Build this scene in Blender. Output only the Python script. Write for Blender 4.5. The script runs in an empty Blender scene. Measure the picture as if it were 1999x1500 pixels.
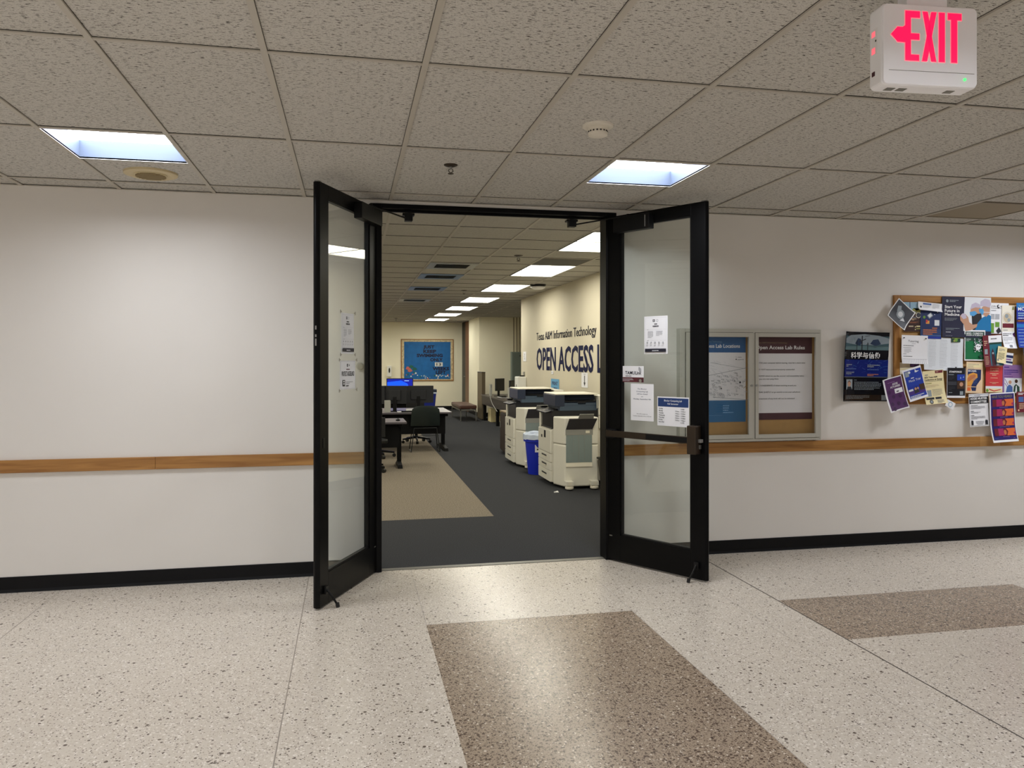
import bpy, bmesh, math, random
from mathutils import Vector, Matrix, Euler
random.seed(7)
SC = bpy.context.scene
COL = SC.collection
PI = math.pi
CH = 2.715           # ceiling height
WY = 5.75            # corridor face of the wall with the doors

# ------------------------------------------------------------------ materials
def lin(c):
    r = []
    for v in c[:3]:
        v = v / 255.0
        r.append(v / 12.92 if v <= 0.04045 else ((v + 0.055) / 1.055) ** 2.4)
    return (r[0], r[1], r[2], 1.0)

MATS = {}
def mat(name, rgb=(200, 200, 200), rough=0.5, metal=0.0, spec=0.5, emit=0.0, ecol=None, vary=0.0, vscale=6.0, bump=0.0, bscale=200.0):
    if name in MATS: return MATS[name]
    m = bpy.data.materials.new(name); m.use_nodes = True
    nt = m.node_tree; b = nt.nodes['Principled BSDF']
    b.inputs['Base Color'].default_value = lin(rgb)
    b.inputs['Roughness'].default_value = rough
    b.inputs['Metallic'].default_value = metal
    b.inputs['Specular IOR Level'].default_value = spec
    if emit:
        b.inputs['Emission Color'].default_value = lin(ecol or rgb)
        b.inputs['Emission Strength'].default_value = emit
    if vary or bump:
        tc = nt.nodes.new('ShaderNodeTexCoord')
    if vary:
        n = nt.nodes.new('ShaderNodeTexNoise'); n.inputs['Scale'].default_value = vscale; n.inputs['Detail'].default_value = 4
        nt.links.new(tc.outputs['Object'], n.inputs['Vector'])
        r = nt.nodes.new('ShaderNodeValToRGB')
        c = lin(rgb)
        r.color_ramp.elements[0].position = 0.3; r.color_ramp.elements[1].position = 0.7
        r.color_ramp.elements[0].color = tuple(x * (1 - vary) for x in c[:3]) + (1,)
        r.color_ramp.elements[1].color = tuple(min(1, x * (1 + vary)) for x in c[:3]) + (1,)
        nt.links.new(n.outputs['Fac'], r.inputs['Fac']); nt.links.new(r.outputs['Color'], b.inputs['Base Color'])
    if bump:
        n2 = nt.nodes.new('ShaderNodeTexNoise'); n2.inputs['Scale'].default_value = bscale; n2.inputs['Detail'].default_value = 3
        nt.links.new(tc.outputs['Object'], n2.inputs['Vector'])
        bp = nt.nodes.new('ShaderNodeBump'); bp.inputs['Strength'].default_value = bump; bp.inputs['Distance'].default_value = 0.002
        nt.links.new(n2.outputs['Fac'], bp.inputs['Height']); nt.links.new(bp.outputs['Normal'], b.inputs['Normal'])
    MATS[name] = m
    return m

def terrazzo(name, base, dark, light, chip, d_thr, l_thr, s1=75.0, s2=140.0, rough=0.25):
    m = bpy.data.materials.new(name); m.use_nodes = True; nt = m.node_tree; L = nt.links
    b = nt.nodes['Principled BSDF']; b.inputs['Roughness'].default_value = rough
    tc = nt.nodes.new('ShaderNodeTexCoord')
    nz = nt.nodes.new('ShaderNodeTexNoise'); nz.inputs['Scale'].default_value = 1.3; nz.inputs['Detail'].default_value = 3
    L.new(tc.outputs['Object'], nz.inputs['Vector'])
    def mix(fac, c1, c2, mode='MIX'):
        x = nt.nodes.new('ShaderNodeMix'); x.data_type = 'RGBA'; x.blend_type = mode
        if isinstance(fac, float): x.inputs[0].default_value = fac
        else: L.new(fac, x.inputs[0])
        for i, c in ((6, c1), (7, c2)):
            if isinstance(c, tuple): x.inputs[i].default_value = c
            else: L.new(c, x.inputs[i])
        return x.outputs[2]
    def math_(op, a, v):
        x = nt.nodes.new('ShaderNodeMath'); x.operation = op
        for i, q in ((0, a), (1, v)):
            if isinstance(q, (int, float)): x.inputs[i].default_value = q
            else: L.new(q, x.inputs[i])
        return x.outputs[0]
    def specks(scale, thr, radius):
        v = nt.nodes.new('ShaderNodeTexVoronoi'); v.inputs['Scale'].default_value = scale
        L.new(tc.outputs['Object'], v.inputs['Vector'])
        s = nt.nodes.new('ShaderNodeSeparateColor'); L.new(v.outputs['Color'], s.inputs[0])
        a = math_('GREATER_THAN', s.outputs[0], thr)
        rr = math_('MULTIPLY', s.outputs[1], radius)
        d = math_('LESS_THAN', v.outputs['Distance'], rr)
        return math_('MULTIPLY', a, d)
    c = mix(nz.outputs['Fac'], tuple(x * .94 for x in lin(base)[:3]) + (1,), tuple(min(1, x * 1.06) for x in lin(base)[:3]) + (1,))
    c = mix(specks(s2, .55, .75), c, lin(chip))
    c = mix(specks(s2 * .8, l_thr, .8), c, lin(light))
    c = mix(specks(s1, d_thr, .75), c, lin(dark))
    c = mix(specks(s1 * 2.1, d_thr - .12, .7), c, tuple(x * 1.3 for x in lin(dark)[:3]) + (1,))
    L.new(c, b.inputs['Base Color'])
    MATS[name] = m
    return m

def ceiling_tile(name, base, fissure):
    m = bpy.data.materials.new(name); m.use_nodes = True; nt = m.node_tree; L = nt.links
    b = nt.nodes['Principled BSDF']; b.inputs['Roughness'].default_value = .95; b.inputs['Specular IOR Level'].default_value = .1
    tc = nt.nodes.new('ShaderNodeTexCoord')
    def noise(sc, sx, sy, det, rough=.6, off=0):
        mp = nt.nodes.new('ShaderNodeMapping'); mp.inputs['Scale'].default_value = (sx, sy, 1); mp.inputs['Location'].default_value = (off, off, 0)
        L.new(tc.outputs['Object'], mp.inputs['Vector'])
        n = nt.nodes.new('ShaderNodeTexNoise'); n.inputs['Scale'].default_value = sc; n.inputs['Detail'].default_value = det; n.inputs['Roughness'].default_value = rough
        L.new(mp.outputs['Vector'], n.inputs['Vector']); return n.outputs['Fac']
    def ramp(f, p0, p1):
        r = nt.nodes.new('ShaderNodeValToRGB'); r.color_ramp.elements[0].position = p0; r.color_ramp.elements[1].position = p1
        L.new(f, r.inputs['Fac']); return r.outputs['Color']
    f1 = ramp(noise(80, .5, 2.2, 2), .585, .64)
    f2 = ramp(noise(210, .75, 1.3, 1), .54, .66)
    mx = nt.nodes.new('ShaderNodeMath'); mx.operation = 'MULTIPLY_ADD'; mx.use_clamp = True
    L.new(f2, mx.inputs[0]); mx.inputs[1].default_value = .38; L.new(f1, mx.inputs[2])
    x = nt.nodes.new('ShaderNodeMix'); x.data_type = 'RGBA'
    L.new(mx.outputs[0], x.inputs[0]); x.inputs[6].default_value = lin(base); x.inputs[7].default_value = lin(fissure)
    L.new(x.outputs[2], b.inputs['Base Color'])
    MATS[name] = m

def wood(name, c0, c1, axis=0, rough=.42):
    m = bpy.data.materials.new(name); m.use_nodes = True; nt = m.node_tree; L = nt.links
    b = nt.nodes['Principled BSDF']; b.inputs['Roughness'].default_value = rough
    tc = nt.nodes.new('ShaderNodeTexCoord'); mp = nt.nodes.new('ShaderNodeMapping')
    s = [22, 22, 22]; s[axis] = 1.2
    mp.inputs['Scale'].default_value = s
    L.new(tc.outputs['Object'], mp.inputs['Vector'])
    n = nt.nodes.new('ShaderNodeTexNoise'); n.inputs['Scale'].default_value = 1.6; n.inputs['Detail'].default_value = 6; n.inputs['Distortion'].default_value = .8
    L.new(mp.outputs['Vector'], n.inputs['Vector'])
    r = nt.nodes.new('ShaderNodeValToRGB'); r.color_ramp.elements[0].position = .35; r.color_ramp.elements[1].position = .68
    r.color_ramp.elements[0].color = lin(c0); r.color_ramp.elements[1].color = lin(c1)
    L.new(n.outputs['Fac'], r.inputs['Fac']); L.new(r.outputs['Color'], b.inputs['Base Color'])
    MATS[name] = m

def glass(name, tint, ior=1.5, boost=1.0, haze=0.0):
    m = bpy.data.materials.new(name); m.use_nodes = True; nt = m.node_tree; L = nt.links
    nt.nodes.remove(nt.nodes['Principled BSDF'])
    out = nt.nodes['Material Output']
    t = nt.nodes.new('ShaderNodeBsdfTransparent'); t.inputs[0].default_value = tint
    g = nt.nodes.new('ShaderNodeBsdfGlossy'); g.inputs['Roughness'].default_value = 0.0
    fr = nt.nodes.new('ShaderNodeFresnel')
    ge = nt.nodes.new('ShaderNodeNewGeometry'); eta = nt.nodes.new('ShaderNodeMath'); eta.operation = 'MULTIPLY_ADD'   # same reflectance from both sides of a surface
    L.new(ge.outputs['Backfacing'], eta.inputs[0]); eta.inputs[1].default_value = 1 / ior - ior; eta.inputs[2].default_value = ior; L.new(eta.outputs[0], fr.inputs[0])
    mu = nt.nodes.new('ShaderNodeMath'); mu.operation = 'MULTIPLY'; mu.inputs[1].default_value = boost; mu.use_clamp = True
    L.new(fr.outputs[0], mu.inputs[0])
    mx = nt.nodes.new('ShaderNodeMixShader'); L.new(mu.outputs[0], mx.inputs[0]); L.new(t.outputs[0], mx.inputs[1]); L.new(g.outputs[0], mx.inputs[2])
    L.new(mx.outputs[0], out.inputs[0])
    MATS[name] = m

def carpet(name, c0, c1, scale):
    m = bpy.data.materials.new(name); m.use_nodes = True; nt = m.node_tree; L = nt.links
    b = nt.nodes['Principled BSDF']; b.inputs['Roughness'].default_value = .97; b.inputs['Specular IOR Level'].default_value = .05
    tc = nt.nodes.new('ShaderNodeTexCoord')
    n = nt.nodes.new('ShaderNodeTexNoise'); n.inputs['Scale'].default_value = scale; n.inputs['Detail'].default_value = 5; n.inputs['Roughness'].default_value = .75
    L.new(tc.outputs['Object'], n.inputs['Vector'])
    r = nt.nodes.new('ShaderNodeValToRGB'); r.color_ramp.elements[0].position = .36; r.color_ramp.elements[1].position = .64
    r.color_ramp.elements[0].color = lin(c0); r.color_ramp.elements[1].color = lin(c1)
    L.new(n.outputs['Fac'], r.inputs['Fac']); L.new(r.outputs['Color'], b.inputs['Base Color'])
    MATS[name] = m

terrazzo('terrazzo_cream', (212, 202, 188), (100, 89, 79), (234, 226, 215), (196, 184, 168), .955, .72)
terrazzo('terrazzo_brown', (166, 148, 128), (88, 72, 60), (222, 208, 190), (130, 112, 95), .62, .90, s1=90, s2=150)
ceiling_tile('ceiling_tile', (203, 200, 193), (80, 75, 69))
ceiling_tile('lab_ceiling_tile', (192, 189, 180), (168, 164, 152))
wood('oak', (146, 98, 46), (182, 132, 70)); wood('oak_pale', (168, 122, 66), (196, 150, 92)); wood('oak_upright', (146, 98, 46), (182, 132, 70), axis=2)
wood('dark_wood', (92, 56, 30), (136, 88, 50), axis=2)
glass('door_glass', (.945, .965, .945, 1), 1.5, 1.0)
glass('case_glass', (.985, .99, .985, 1), 1.45, .8)
carpet('carpet_charcoal', (44, 45, 47), (74, 75, 78), 160)
carpet('carpet_beige', (88, 80, 69), (158, 148, 132), 85)
mat('wall_vinyl', (230, 226, 220), .62, vary=.02, vscale=1.2, bump=.12, bscale=320)
mat('lab_wall', (208, 200, 178), .7, vary=.02, vscale=1.2)
mat('lab_wall_plain', (205, 197, 182), .8)
mat('lab_wall_lit', (250, 244, 220), .7, vary=.02, vscale=1.2)  # lighter copy of the lab wall paint, standing in for light on it
mat('base_vinyl', (13, 13, 15), .5, spec=.2)
mat('grid_metal', (186, 180, 168), .5)
mat('gap_and_shade', (38, 33, 28), .95)  # case door joints, and the shadow line painted beside the ceiling tees
mat('strip_dark', (70, 62, 54), .4); mat('strip_thin', (150, 141, 130), .5); mat('strip_brass', (150, 138, 120), .4)
mat('black_alu', (7, 7, 8), .38, spec=.14); mat('black_satin', (14, 14, 15), .4, spec=.25); mat('bronze', (70, 60, 50), .35, .7)
mat('steel', (170, 170, 168), .35, .8); mat('alu', (196, 194, 184), .42, .25); mat('alu_edge', (120, 118, 110), .4, .4)
mat('black', (14, 14, 15), .5); mat('white', (240, 240, 240), .5); mat('paper', (243, 243, 246), .6); mat('paper_grey', (228, 230, 234), .6)
mat('ink', (38, 38, 44), .6); mat('ink_soft', (128, 130, 138), .6); mat('ink_pale', (178, 180, 186), .6); mat('navy', (28, 44, 92), .55)
mat('deep_navy', (30, 30, 58), .5); mat('maroon', (84, 28, 38), .55); mat('dim_maroon', (72, 32, 42), .5)
mat('tape', (150, 146, 134), .35)
LAMP = mat('corridor_lamp', (255, 252, 250), .5, emit=18.0, ecol=(246, 249, 255))
LABL = mat('lab_lamp', (255, 250, 235), .5, emit=8.8, ecol=(255, 251, 236))
mat('lamp_side', (66, 75, 92), .6, spec=.2)
mat('exit_red', (255, 20, 70), .5, emit=1.6, ecol=(255, 4, 52)); mat('exit_rim', (255, 150, 160), .5, emit=.5, ecol=(255, 90, 110))
mat('led_green', (90, 220, 120), .4, emit=1.0, ecol=(70, 230, 110))
mat('exit_white', (247, 247, 250), .4)

# ------------------------------------------------------------------ mesh helper
class MB:
    def __init__(s): s.v = []; s.f = []; s.mi = []; s.mats = []
    def k(s, m):
        if m not in s.mats: s.mats.append(m)
        return s.mats.index(m)
    def face(s, pts, m):
        i = len(s.v); s.v += [tuple(p) for p in pts]; s.f.append(list(range(i, i + len(pts)))); s.mi.append(s.k(m))
    def box(s, a, b, m):
        x0, y0, z0 = [min(p, q) for p, q in zip(a, b)]; x1, y1, z1 = [max(p, q) for p, q in zip(a, b)]
        i = len(s.v)
        s.v += [(x0, y0, z0), (x1, y0, z0), (x1, y1, z0), (x0, y1, z0), (x0, y0, z1), (x1, y0, z1), (x1, y1, z1), (x0, y1, z1)]
        for q in ((0, 3, 2, 1), (4, 5, 6, 7), (0, 1, 5, 4), (1, 2, 6, 5), (2, 3, 7, 6), (3, 0, 4, 7)):
            s.f.append([i + j for j in q]); s.mi.append(s.k(m))
        return s
    def hexa(s, bot, top, m):
        i = len(s.v); n = len(bot); s.v += [tuple(p) for p in bot] + [tuple(p) for p in top]; k = s.k(m)
        s.f.append([i + j for j in reversed(range(n))]); s.f.append([i + n + j for j in range(n)])
        for j in range(n):
            q = (j + 1) % n; s.f.append([i + j, i + q, i + n + q, i + n + j])
        s.mi += [k] * (n + 2)
        return s
    def prism(s, pts, axis, a, b, m):
        def P(p, t): return {0: (t, p[0], p[1]), 1: (p[0], t, p[1]), 2: (p[0], p[1], t)}[axis]
        return s.hexa([P(p, a) for p in pts], [P(p, b) for p in pts], m)
    def cyl(s, p0, p1, r, m, seg=16, r2=None):
        p0, p1 = Vector(p0), Vector(p1); d = (p1 - p0).normalized()
        a = d.orthogonal().normalized(); b = d.cross(a); r2 = r if r2 is None else r2
        c0 = []; c1 = []
        for j in range(seg):
            t = 2 * PI * j / seg; e = a * math.cos(t) + b * math.sin(t)
            c0.append(p0 + e * r); c1.append(p1 + e * r2)
        return s.hexa(c0, c1, m)
    def lathe(s, prof, c, m, seg=28):
        i = len(s.v); k = s.k(m); n = len(prof)
        for j in range(seg):
            t = 2 * PI * j / seg
            for r, z in prof: s.v.append((c[0] + r * math.cos(t), c[1] + r * math.sin(t), c[2] + z))
        for j in range(seg):
            q = (j + 1) % seg
            for h in range(n - 1):
                s.f.append([i + j * n + h, i + q * n + h, i + q * n + h + 1, i + j * n + h + 1]); s.mi.append(k)
        return s
    def tube(s, path, r, m, seg=8):
        for a, b in zip(path[:-1], path[1:]): s.cyl(a, b, r, m, seg)
        return s
    def build(s, name, parent=None, bevel=0.0, loc=(0, 0, 0), rot=(0, 0, 0), smooth=False, seg=2):
        me = bpy.data.meshes.new(name); me.from_pydata(s.v, [], s.f)
        for m in s.mats: me.materials.append(MATS[m])
        me.polygons.foreach_set('material_index', s.mi); me.update()
        bm = bmesh.new(); bm.from_mesh(me); bmesh.ops.recalc_face_normals(bm, faces=bm.faces[:]); bm.to_mesh(me); bm.free()
        o = bpy.data.objects.new(name, me); COL.objects.link(o); o.location = loc; o.rotation_euler = rot
        if parent is not None: o.parent = parent
        if smooth:
            for p in me.polygons: p.use_smooth = True
            md = o.modifiers.new('es', 'EDGE_SPLIT'); md.split_angle = math.radians(38)
        if bevel:
            md = o.modifiers.new('bevel', 'BEVEL'); md.width = bevel; md.segments = seg; md.limit_method = 'ANGLE'; md.angle_limit = math.radians(40); md.harden_normals = False
        return o

def tag(o, label, cat=None, group=None, kind=None):
    o['label'] = label
    if cat: o['category'] = cat
    if group: o['group'] = group
    if kind: o['kind'] = kind
    return o
def root(name, loc=(0, 0, 0), rz=0.0):
    o = bpy.data.objects.new(name, None); COL.objects.link(o); o.location = loc; o.rotation_euler = (0, 0, rz); o.empty_display_size = .1
    return o
def struct(o, label=None):
    o['kind'] = 'structure'
    if label: o['label'] = label
    return o
def copy_tree(o, parent=None):
    c = o.copy(); COL.objects.link(c)
    if parent is not None: c.parent = parent
    for ch in list(o.children): copy_tree(ch, c)
    return c

# ------------------------------------------------------------------ text and prints
_tc = {}
def text_mesh(body, bold=0.0):
    key = (body, bold)
    if key in _tc: return _tc[key]
    cu = bpy.data.curves.new('t', 'FONT'); cu.body = body; cu.size = 1.0; cu.resolution_u = 2; cu.offset = bold; cu.fill_mode = 'FRONT'
    ob = bpy.data.objects.new('t', cu); COL.objects.link(ob)
    dg = bpy.context.evaluated_depsgraph_get(); dg.update()
    me = bpy.data.meshes.new_from_object(ob.evaluated_get(dg))
    v = [(p.co.x, p.co.y) for p in me.vertices]; f = [list(p.vertices) for p in me.polygons]
    bpy.data.objects.remove(ob); bpy.data.curves.remove(cu); bpy.data.meshes.remove(me)
    _tc[key] = (v, f)
    return v, f

class Print:
    """a sheet in its own x (right) / z (up) plane, seen from -y; u, v run 0..1 from the top-left corner"""
    def __init__(s, w, h, paper='paper', thick=.0007, bend=None, step=8):
        if bend: step = 26
        s.w, s.h, s.bend, s.m, s.layer, s.step = w, h, bend, MB(), 0, step
        s._grid(0, 0, 1, 1, paper, 0.0, step)
        s._grid(0, 0, 1, 1, paper, thick, step)
        n = step
        for (a, b) in ([((i / n, 0), ((i + 1) / n, 0)) for i in range(n)] + [((i / n, 1), ((i + 1) / n, 1)) for i in range(n)] +
                       [((0, i / n), (0, (i + 1) / n)) for i in range(n)] + [((1, i / n), (1, (i + 1) / n)) for i in range(n)]):
            s.m.face([s.p(*a, 0), s.p(*b, 0), s.p(*b, thick), s.p(*a, thick)], paper)
    def p(s, u, v, y):
        if s.bend: y = y - s.bend(u, v)
        return ((u - .5) * s.w, y, (.5 - v) * s.h)
    def up(s):
        s.layer += 1; return -.00015 * s.layer - .0003
    def _grid(s, u0, v0, u1, v1, m, y, n):
        nu = max(1, int(round((u1 - u0) * n))); nv = max(1, int(round((v1 - v0) * n)))
        for i in range(nu):
            for j in range(nv):
                a, b = u0 + (u1 - u0) * i / nu, u0 + (u1 - u0) * (i + 1) / nu
                c, d = v0 + (v1 - v0) * j / nv, v0 + (v1 - v0) * (j + 1) / nv
                s.m.face([s.p(a, d, y), s.p(b, d, y), s.p(b, c, y), s.p(a, c, y)], m)
    def rect(s, u0, v0, u1, v1, m): s._grid(u0, v0, u1, v1, m, s.up(), s.step); return s
    def poly(s, pts, m):
        y = s.up()
        if not s.bend or max(max(a[0] for a in pts) - min(a[0] for a in pts), max(a[1] for a in pts) - min(a[1] for a in pts)) < .07:
            s.m.face([s.p(u, v, y) for u, v in pts], m); return s
        bm = bmesh.new(); bm.faces.new([bm.verts.new((u, v, 0)) for u, v in pts])
        bmesh.ops.triangulate(bm, faces=bm.faces[:])
        for it in range(7):
            E_ = [e for e in bm.edges if e.calc_length() > .05]
            if not E_: break
            bmesh.ops.subdivide_edges(bm, edges=E_, cuts=1); bmesh.ops.triangulate(bm, faces=[f for f in bm.faces if len(f.verts) > 3])
        for f in bm.faces: s.m.face([s.p(q.co.x, q.co.y, y) for q in f.verts], m)
        bm.free(); return s
    def disc(s, u, v, r, m, rv=None, n=18):
        """r as a fraction of the width"""
        rv = r * s.w / s.h if rv is None else rv
        return s.poly([(u + r * math.cos(2 * PI * i / n), v + rv * math.sin(2 * PI * i / n)) for i in range(n)], m)
    def ring(s, u, v, r, t, m, n=24):
        y = s.up(); k = s.w / s.h
        for i in range(n):
            a, b = 2 * PI * i / n, 2 * PI * (i + 1) / n
            q = [(u + rr * math.cos(x), v + rr * k * math.sin(x)) for rr, x in ((r, a), (r, b), (r - t, b), (r - t, a))]
            s.m.face([s.p(*e, y) for e in q], m)
        return s
    def frame(s, u0, v0, u1, v1, t, m):
        tv = t * s.w / s.h
        s.rect(u0, v0, u1, v0 + tv, m); s.rect(u0, v1 - tv, u1, v1, m); s.rect(u0, v0, u0 + t, v1, m); s.rect(u1 - t, v0, u1, v1, m); return s
    def line(s, u0, v0, u1, v1, t, m):
        du, dv = (u1 - u0) * s.w, (v1 - v0) * s.h; L = math.hypot(du, dv) or 1
        nx, nz = -dv / L * t / 2, du / L * t / 2
        q = [(u0 * s.w + nx, v0 * s.h + nz), (u1 * s.w + nx, v1 * s.h + nz), (u1 * s.w - nx, v1 * s.h - nz), (u0 * s.w - nx, v0 * s.h - nz)]
        return s.poly([(a / s.w, b / s.h) for a, b in q], m)
    def text(s, body, u, v, size, m, align='L', width=None, bold=0.0, slant=0.0):
        """v = baseline; size = cap height as a fraction of the sheet height; width = fraction of the sheet width"""
        V, F = text_mesh(body, bold)
        if not V: return s
        y = s.up(); x0 = min(a for a, b in V); x1 = max(a for a, b in V)
        cap = .70; k = size * s.h / cap; kx = k
        if width: kx = width * s.w / (x1 - x0)
        tot = (x1 - x0) * kx / s.w
        u0 = u if align == 'L' else (u - tot / 2 if align == 'C' else u - tot)
        i = len(s.m.v)
        s.m.v += [s.p(u0 + ((a - x0) * kx + slant * b * k) / s.w, v - b * k / s.h, y) for a, b in V]
        kk = s.m.k(m)
        for f in F: s.m.f.append([i + j for j in f]); s.m.mi.append(kk)
        return s
    def words(s, u0, v0, u1, v1, n, m, fill=.9, thick=.42, align='L'):
        """rows of print too small to read: short dashes"""
        y = s.up(); pitch = (v1 - v0) / n
        for r in range(n):
            v = v0 + pitch * (r + .3); end = u0 + (u1 - u0) * (fill if r < n - 1 else fill * random.uniform(.4, .8)) * random.uniform(.88, 1.0)
            if align == 'C':
                half = (end - u0) / 2; u = (u0 + u1) / 2 - half; end = (u0 + u1) / 2 + half
            else: u = u0
            while u < end:
                wd = random.uniform(.02, .07) * max(.5, (u1 - u0))
                e = min(u + wd, end)
                s.m.face([s.p(u, v + pitch * thick, y), s.p(e, v + pitch * thick, y), s.p(e, v, y), s.p(u, v, y)], m)
                u = e + .012 * max(.5, (u1 - u0))
        return s
    def done(s, name, loc, rz=0.0, roll=0.0):
        o = s.m.build(name)
        o.matrix_world = Matrix.Translation(loc) @ Matrix.Rotation(rz, 4, 'Z') @ Matrix.Rotation(-math.radians(roll), 4, 'Y')
        return o

def curl(left=0, right=0, top=0, bottom=0, tl=0, tr=0, bl=0, br=0, bulge=0, s=.45):
    def f(u, v):
        q = lambda t: max(0.0, (s - t) / s) ** 2
        r = left * q(u) + right * q(1 - u) + top * q(v) + bottom * q(1 - v)
        r += tl * max(0, 1 - (u + v) / .8) ** 2 + tr * max(0, 1 - (1 - u + v) / .8) ** 2 + bl * max(0, 1 - (u + 1 - v) / .8) ** 2 + br * max(0, 1 - (2 - u - v) / .8) ** 2
        r += bulge * math.sin(PI * u) * math.sin(PI * v)
        return r
    return f

# ------------------------------------------------------------------ corridor shell
X0, X1, Y0 = -7.0, 11.0, -2.6
GX, GY, T = -0.927, 3.0756, 0.6096
def cells(cuts): return list(zip(cuts[:-1], cuts[1:]))
# floor: terrazzo fields, brown panels, divider strips
xs = sorted([X0, -4.97, -4.965, -1.904, -1.899, -.288, -.283, .438, .4415, 1.704, 1.7075, 2.394, 2.3975, 2.694, 2.703, 4.48, 4.4835, 7.2, 7.205, X1])
ys = sorted([Y0, .2, .2035, 2.921, 2.9235, 3.83, 4.545, 4.548, WY + .075])
b = MB()
for a, c in cells(xs):
    for d, e in cells(ys):
        xm, ym = (a + c) / 2, (d + e) / 2
        m = 'terrazzo_cream'
        if .438 < xm < 1.704 and ym < 4.545: m = 'terrazzo_brown'
        elif 2.703 < xm < 4.48 and 3.83 < ym < 4.545: m = 'terrazzo_brown'
        elif c - a < .004 or e - d < .004: m = 'strip_thin'
        elif c - a < .012: m = 'strip_dark' if abs(xm - 2.6985) < .01 else 'strip_thin'
        if m == 'strip_thin' and ((.438 < xm < 1.7 and ym < 4.54) or (2.703 < xm < 4.48 and ym > 3.83 and ym < 4.545)): m = 'terrazzo_brown'
        b.face([(a, d, 0), (c, d, 0), (c, e, 0), (a, e, 0)], m)
b.box((X0, Y0, -.1), (X1, WY + .07, -.004), 'terrazzo_cream')
struct(b.build('floor'), 'speckled cream terrazzo corridor floor with brown panels and thin divider strips')

# ceiling: lay-in tiles 2 x 4 ft, recessed luminaires leave openings
lamp_cols = [-11, -6, -1, 4, 10, 12]  # last column is unseen, added to brighten the cork board wall
lamp_rows = [1, -2, -3, -4]  # rows behind the viewpoint are unseen, added to brighten the corridor
open_cells = {(c, r) for c in lamp_cols for r in lamp_rows if r == 1 or c < 9 or (r == -4 and c < 12)}
b = MB()
TZ = CH + .009
c0, c1 = math.floor((X0 - GX) / T), math.ceil((X1 - GX) / T)
for j in range(c0, c1 + 1):
    for k in range(-5, 3):
        xa, xb = max(X0, GX + T * j), min(X1, GX + T * (j + 1))
        for hlf in (0, 1):
            ya, yb = GY + 2 * T * k + T * hlf, GY + 2 * T * k + T * (hlf + 1)
            ya, yb = max(Y0, ya), min(WY, yb)
            if xb <= xa or yb <= ya: continue
            if (j, k) in open_cells and hlf == 0: continue
            if (j, k) == (9, 1) and hlf == 1: continue
            b.face([(xa, ya, TZ), (xb, ya, TZ), (xb, yb, TZ), (xa, yb, TZ)], 'ceiling_tile')
W2 = .012
for j in range(c0, c1 + 1):
    x = GX + T * j
    if X0 < x < X1:
        b.box((x - W2, Y0, CH), (x + W2, WY, CH + .0085), 'grid_metal')
        b.box((x - W2 - .002, Y0, CH + .0075), (x - W2, WY, CH + .0087), 'gap_and_shade'); b.box((x + W2, Y0, CH + .0075), (x + W2 + .0015, WY, CH + .0087), 'gap_and_shade')  # dark strips paint the shade at the tile edges
for k in range(-4, 3):
    y = GY + 2 * T * k
    if Y0 < y < WY:
        b.box((X0, y - W2 * .8, CH + .001), (X1, y + W2 * .8, CH + .0085), 'grid_metal')
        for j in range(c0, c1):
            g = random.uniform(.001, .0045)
            b.box((GX + T * j + W2, y - W2 * .8 - g, CH + .0065), (GX + T * (j + 1) - W2, y - W2 * .8, CH + .0087), 'gap_and_shade')  # uneven dark strip painting the shadow line along the cross tee
for (j, k) in open_cells:
    y = GY + 2 * T * k + T
    b.box((GX + T * j + W2, y - .008, CH + .001), (GX + T * (j + 1) - W2, y + .008, CH + .0085), 'grid_metal')
b.box((X0, WY - .02, CH + .0005), (X1, WY, CH + .002), 'grid_metal')
b.box((X0, Y0, CH + .25), (X1, WY, CH + .3), 'lab_wall_plain')
struct(b.build('ceiling'), 'corridor drop ceiling of fissured off-white tiles in a metal grid')

JL, JR = .195, 1.978     # outer edges of the door frame
b = MB()
b.box((X0, WY, 0), (JL - .05, WY + .13, CH + .05), 'wall_vinyl')
b.box((JR + .05, WY, 0), (X1, WY + .13, CH + .05), 'wall_vinyl')
b.box((JL - .05, WY, 2.693), (JR + .05, WY + .13, CH + .05), 'wall_vinyl')
struct(b.build('wall_front'), 'cream corridor wall around the double door')
for nm, p, q in (('wall_rear', (X0, Y0 - .1, 0), (X1, Y0, CH + .05)), ('wall_left', (X0 - .1, Y0, 0), (X0, WY, CH + .05)), ('wall_right', (X1, Y0, 0), (X1 + .1, WY, CH + .05))):
    struct(MB().box(p, q, 'wall_vinyl').build(nm), 'added unseen end wall closing the corridor to bounce light' if nm != 'wall_rear' else 'cream corridor wall opposite the double door')  # end walls are added out of view to close the corridor and bounce light
for nm, xa, xb in (('baseboard_left', X0, JL - .05), ('baseboard_right', JR + .05, X1)):
    b = MB(); b.prism([(WY, 0), (WY - .016, 0), (WY - .012, .008), (WY - .008, .02), (WY - .008, .1), (WY - .004, .103), (WY, .103)], 0, xa, xb, 'base_vinyl')
    struct(b.build(nm), 'black vinyl baseboard along the ' + nm[10:] + ' stretch of corridor wall')
for nm, sp in (('trim_1', [(X0, -4.2), (-4.2, -1.31), (-1.31, JL - .06)]), ('trim_2', [(JR + .06, 5.32), (5.32, 5.53), (5.53, 8.4), (8.4, X1)])):
    b = MB()
    for i, (xa, xb) in enumerate(sp):
        b.box((xa + .0008, WY - .02, .797 if nm == 'trim_1' else .803), (xb - .0008, WY, .882 if nm == 'trim_1' else .888), 'oak_pale' if (nm == 'trim_2' and i == 1) else 'oak')
    struct(b.build(nm, bevel=.002), 'oak chair rail on the wall ' + ('left' if nm == 'trim_1' else 'right') + ' of the double door')

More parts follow.
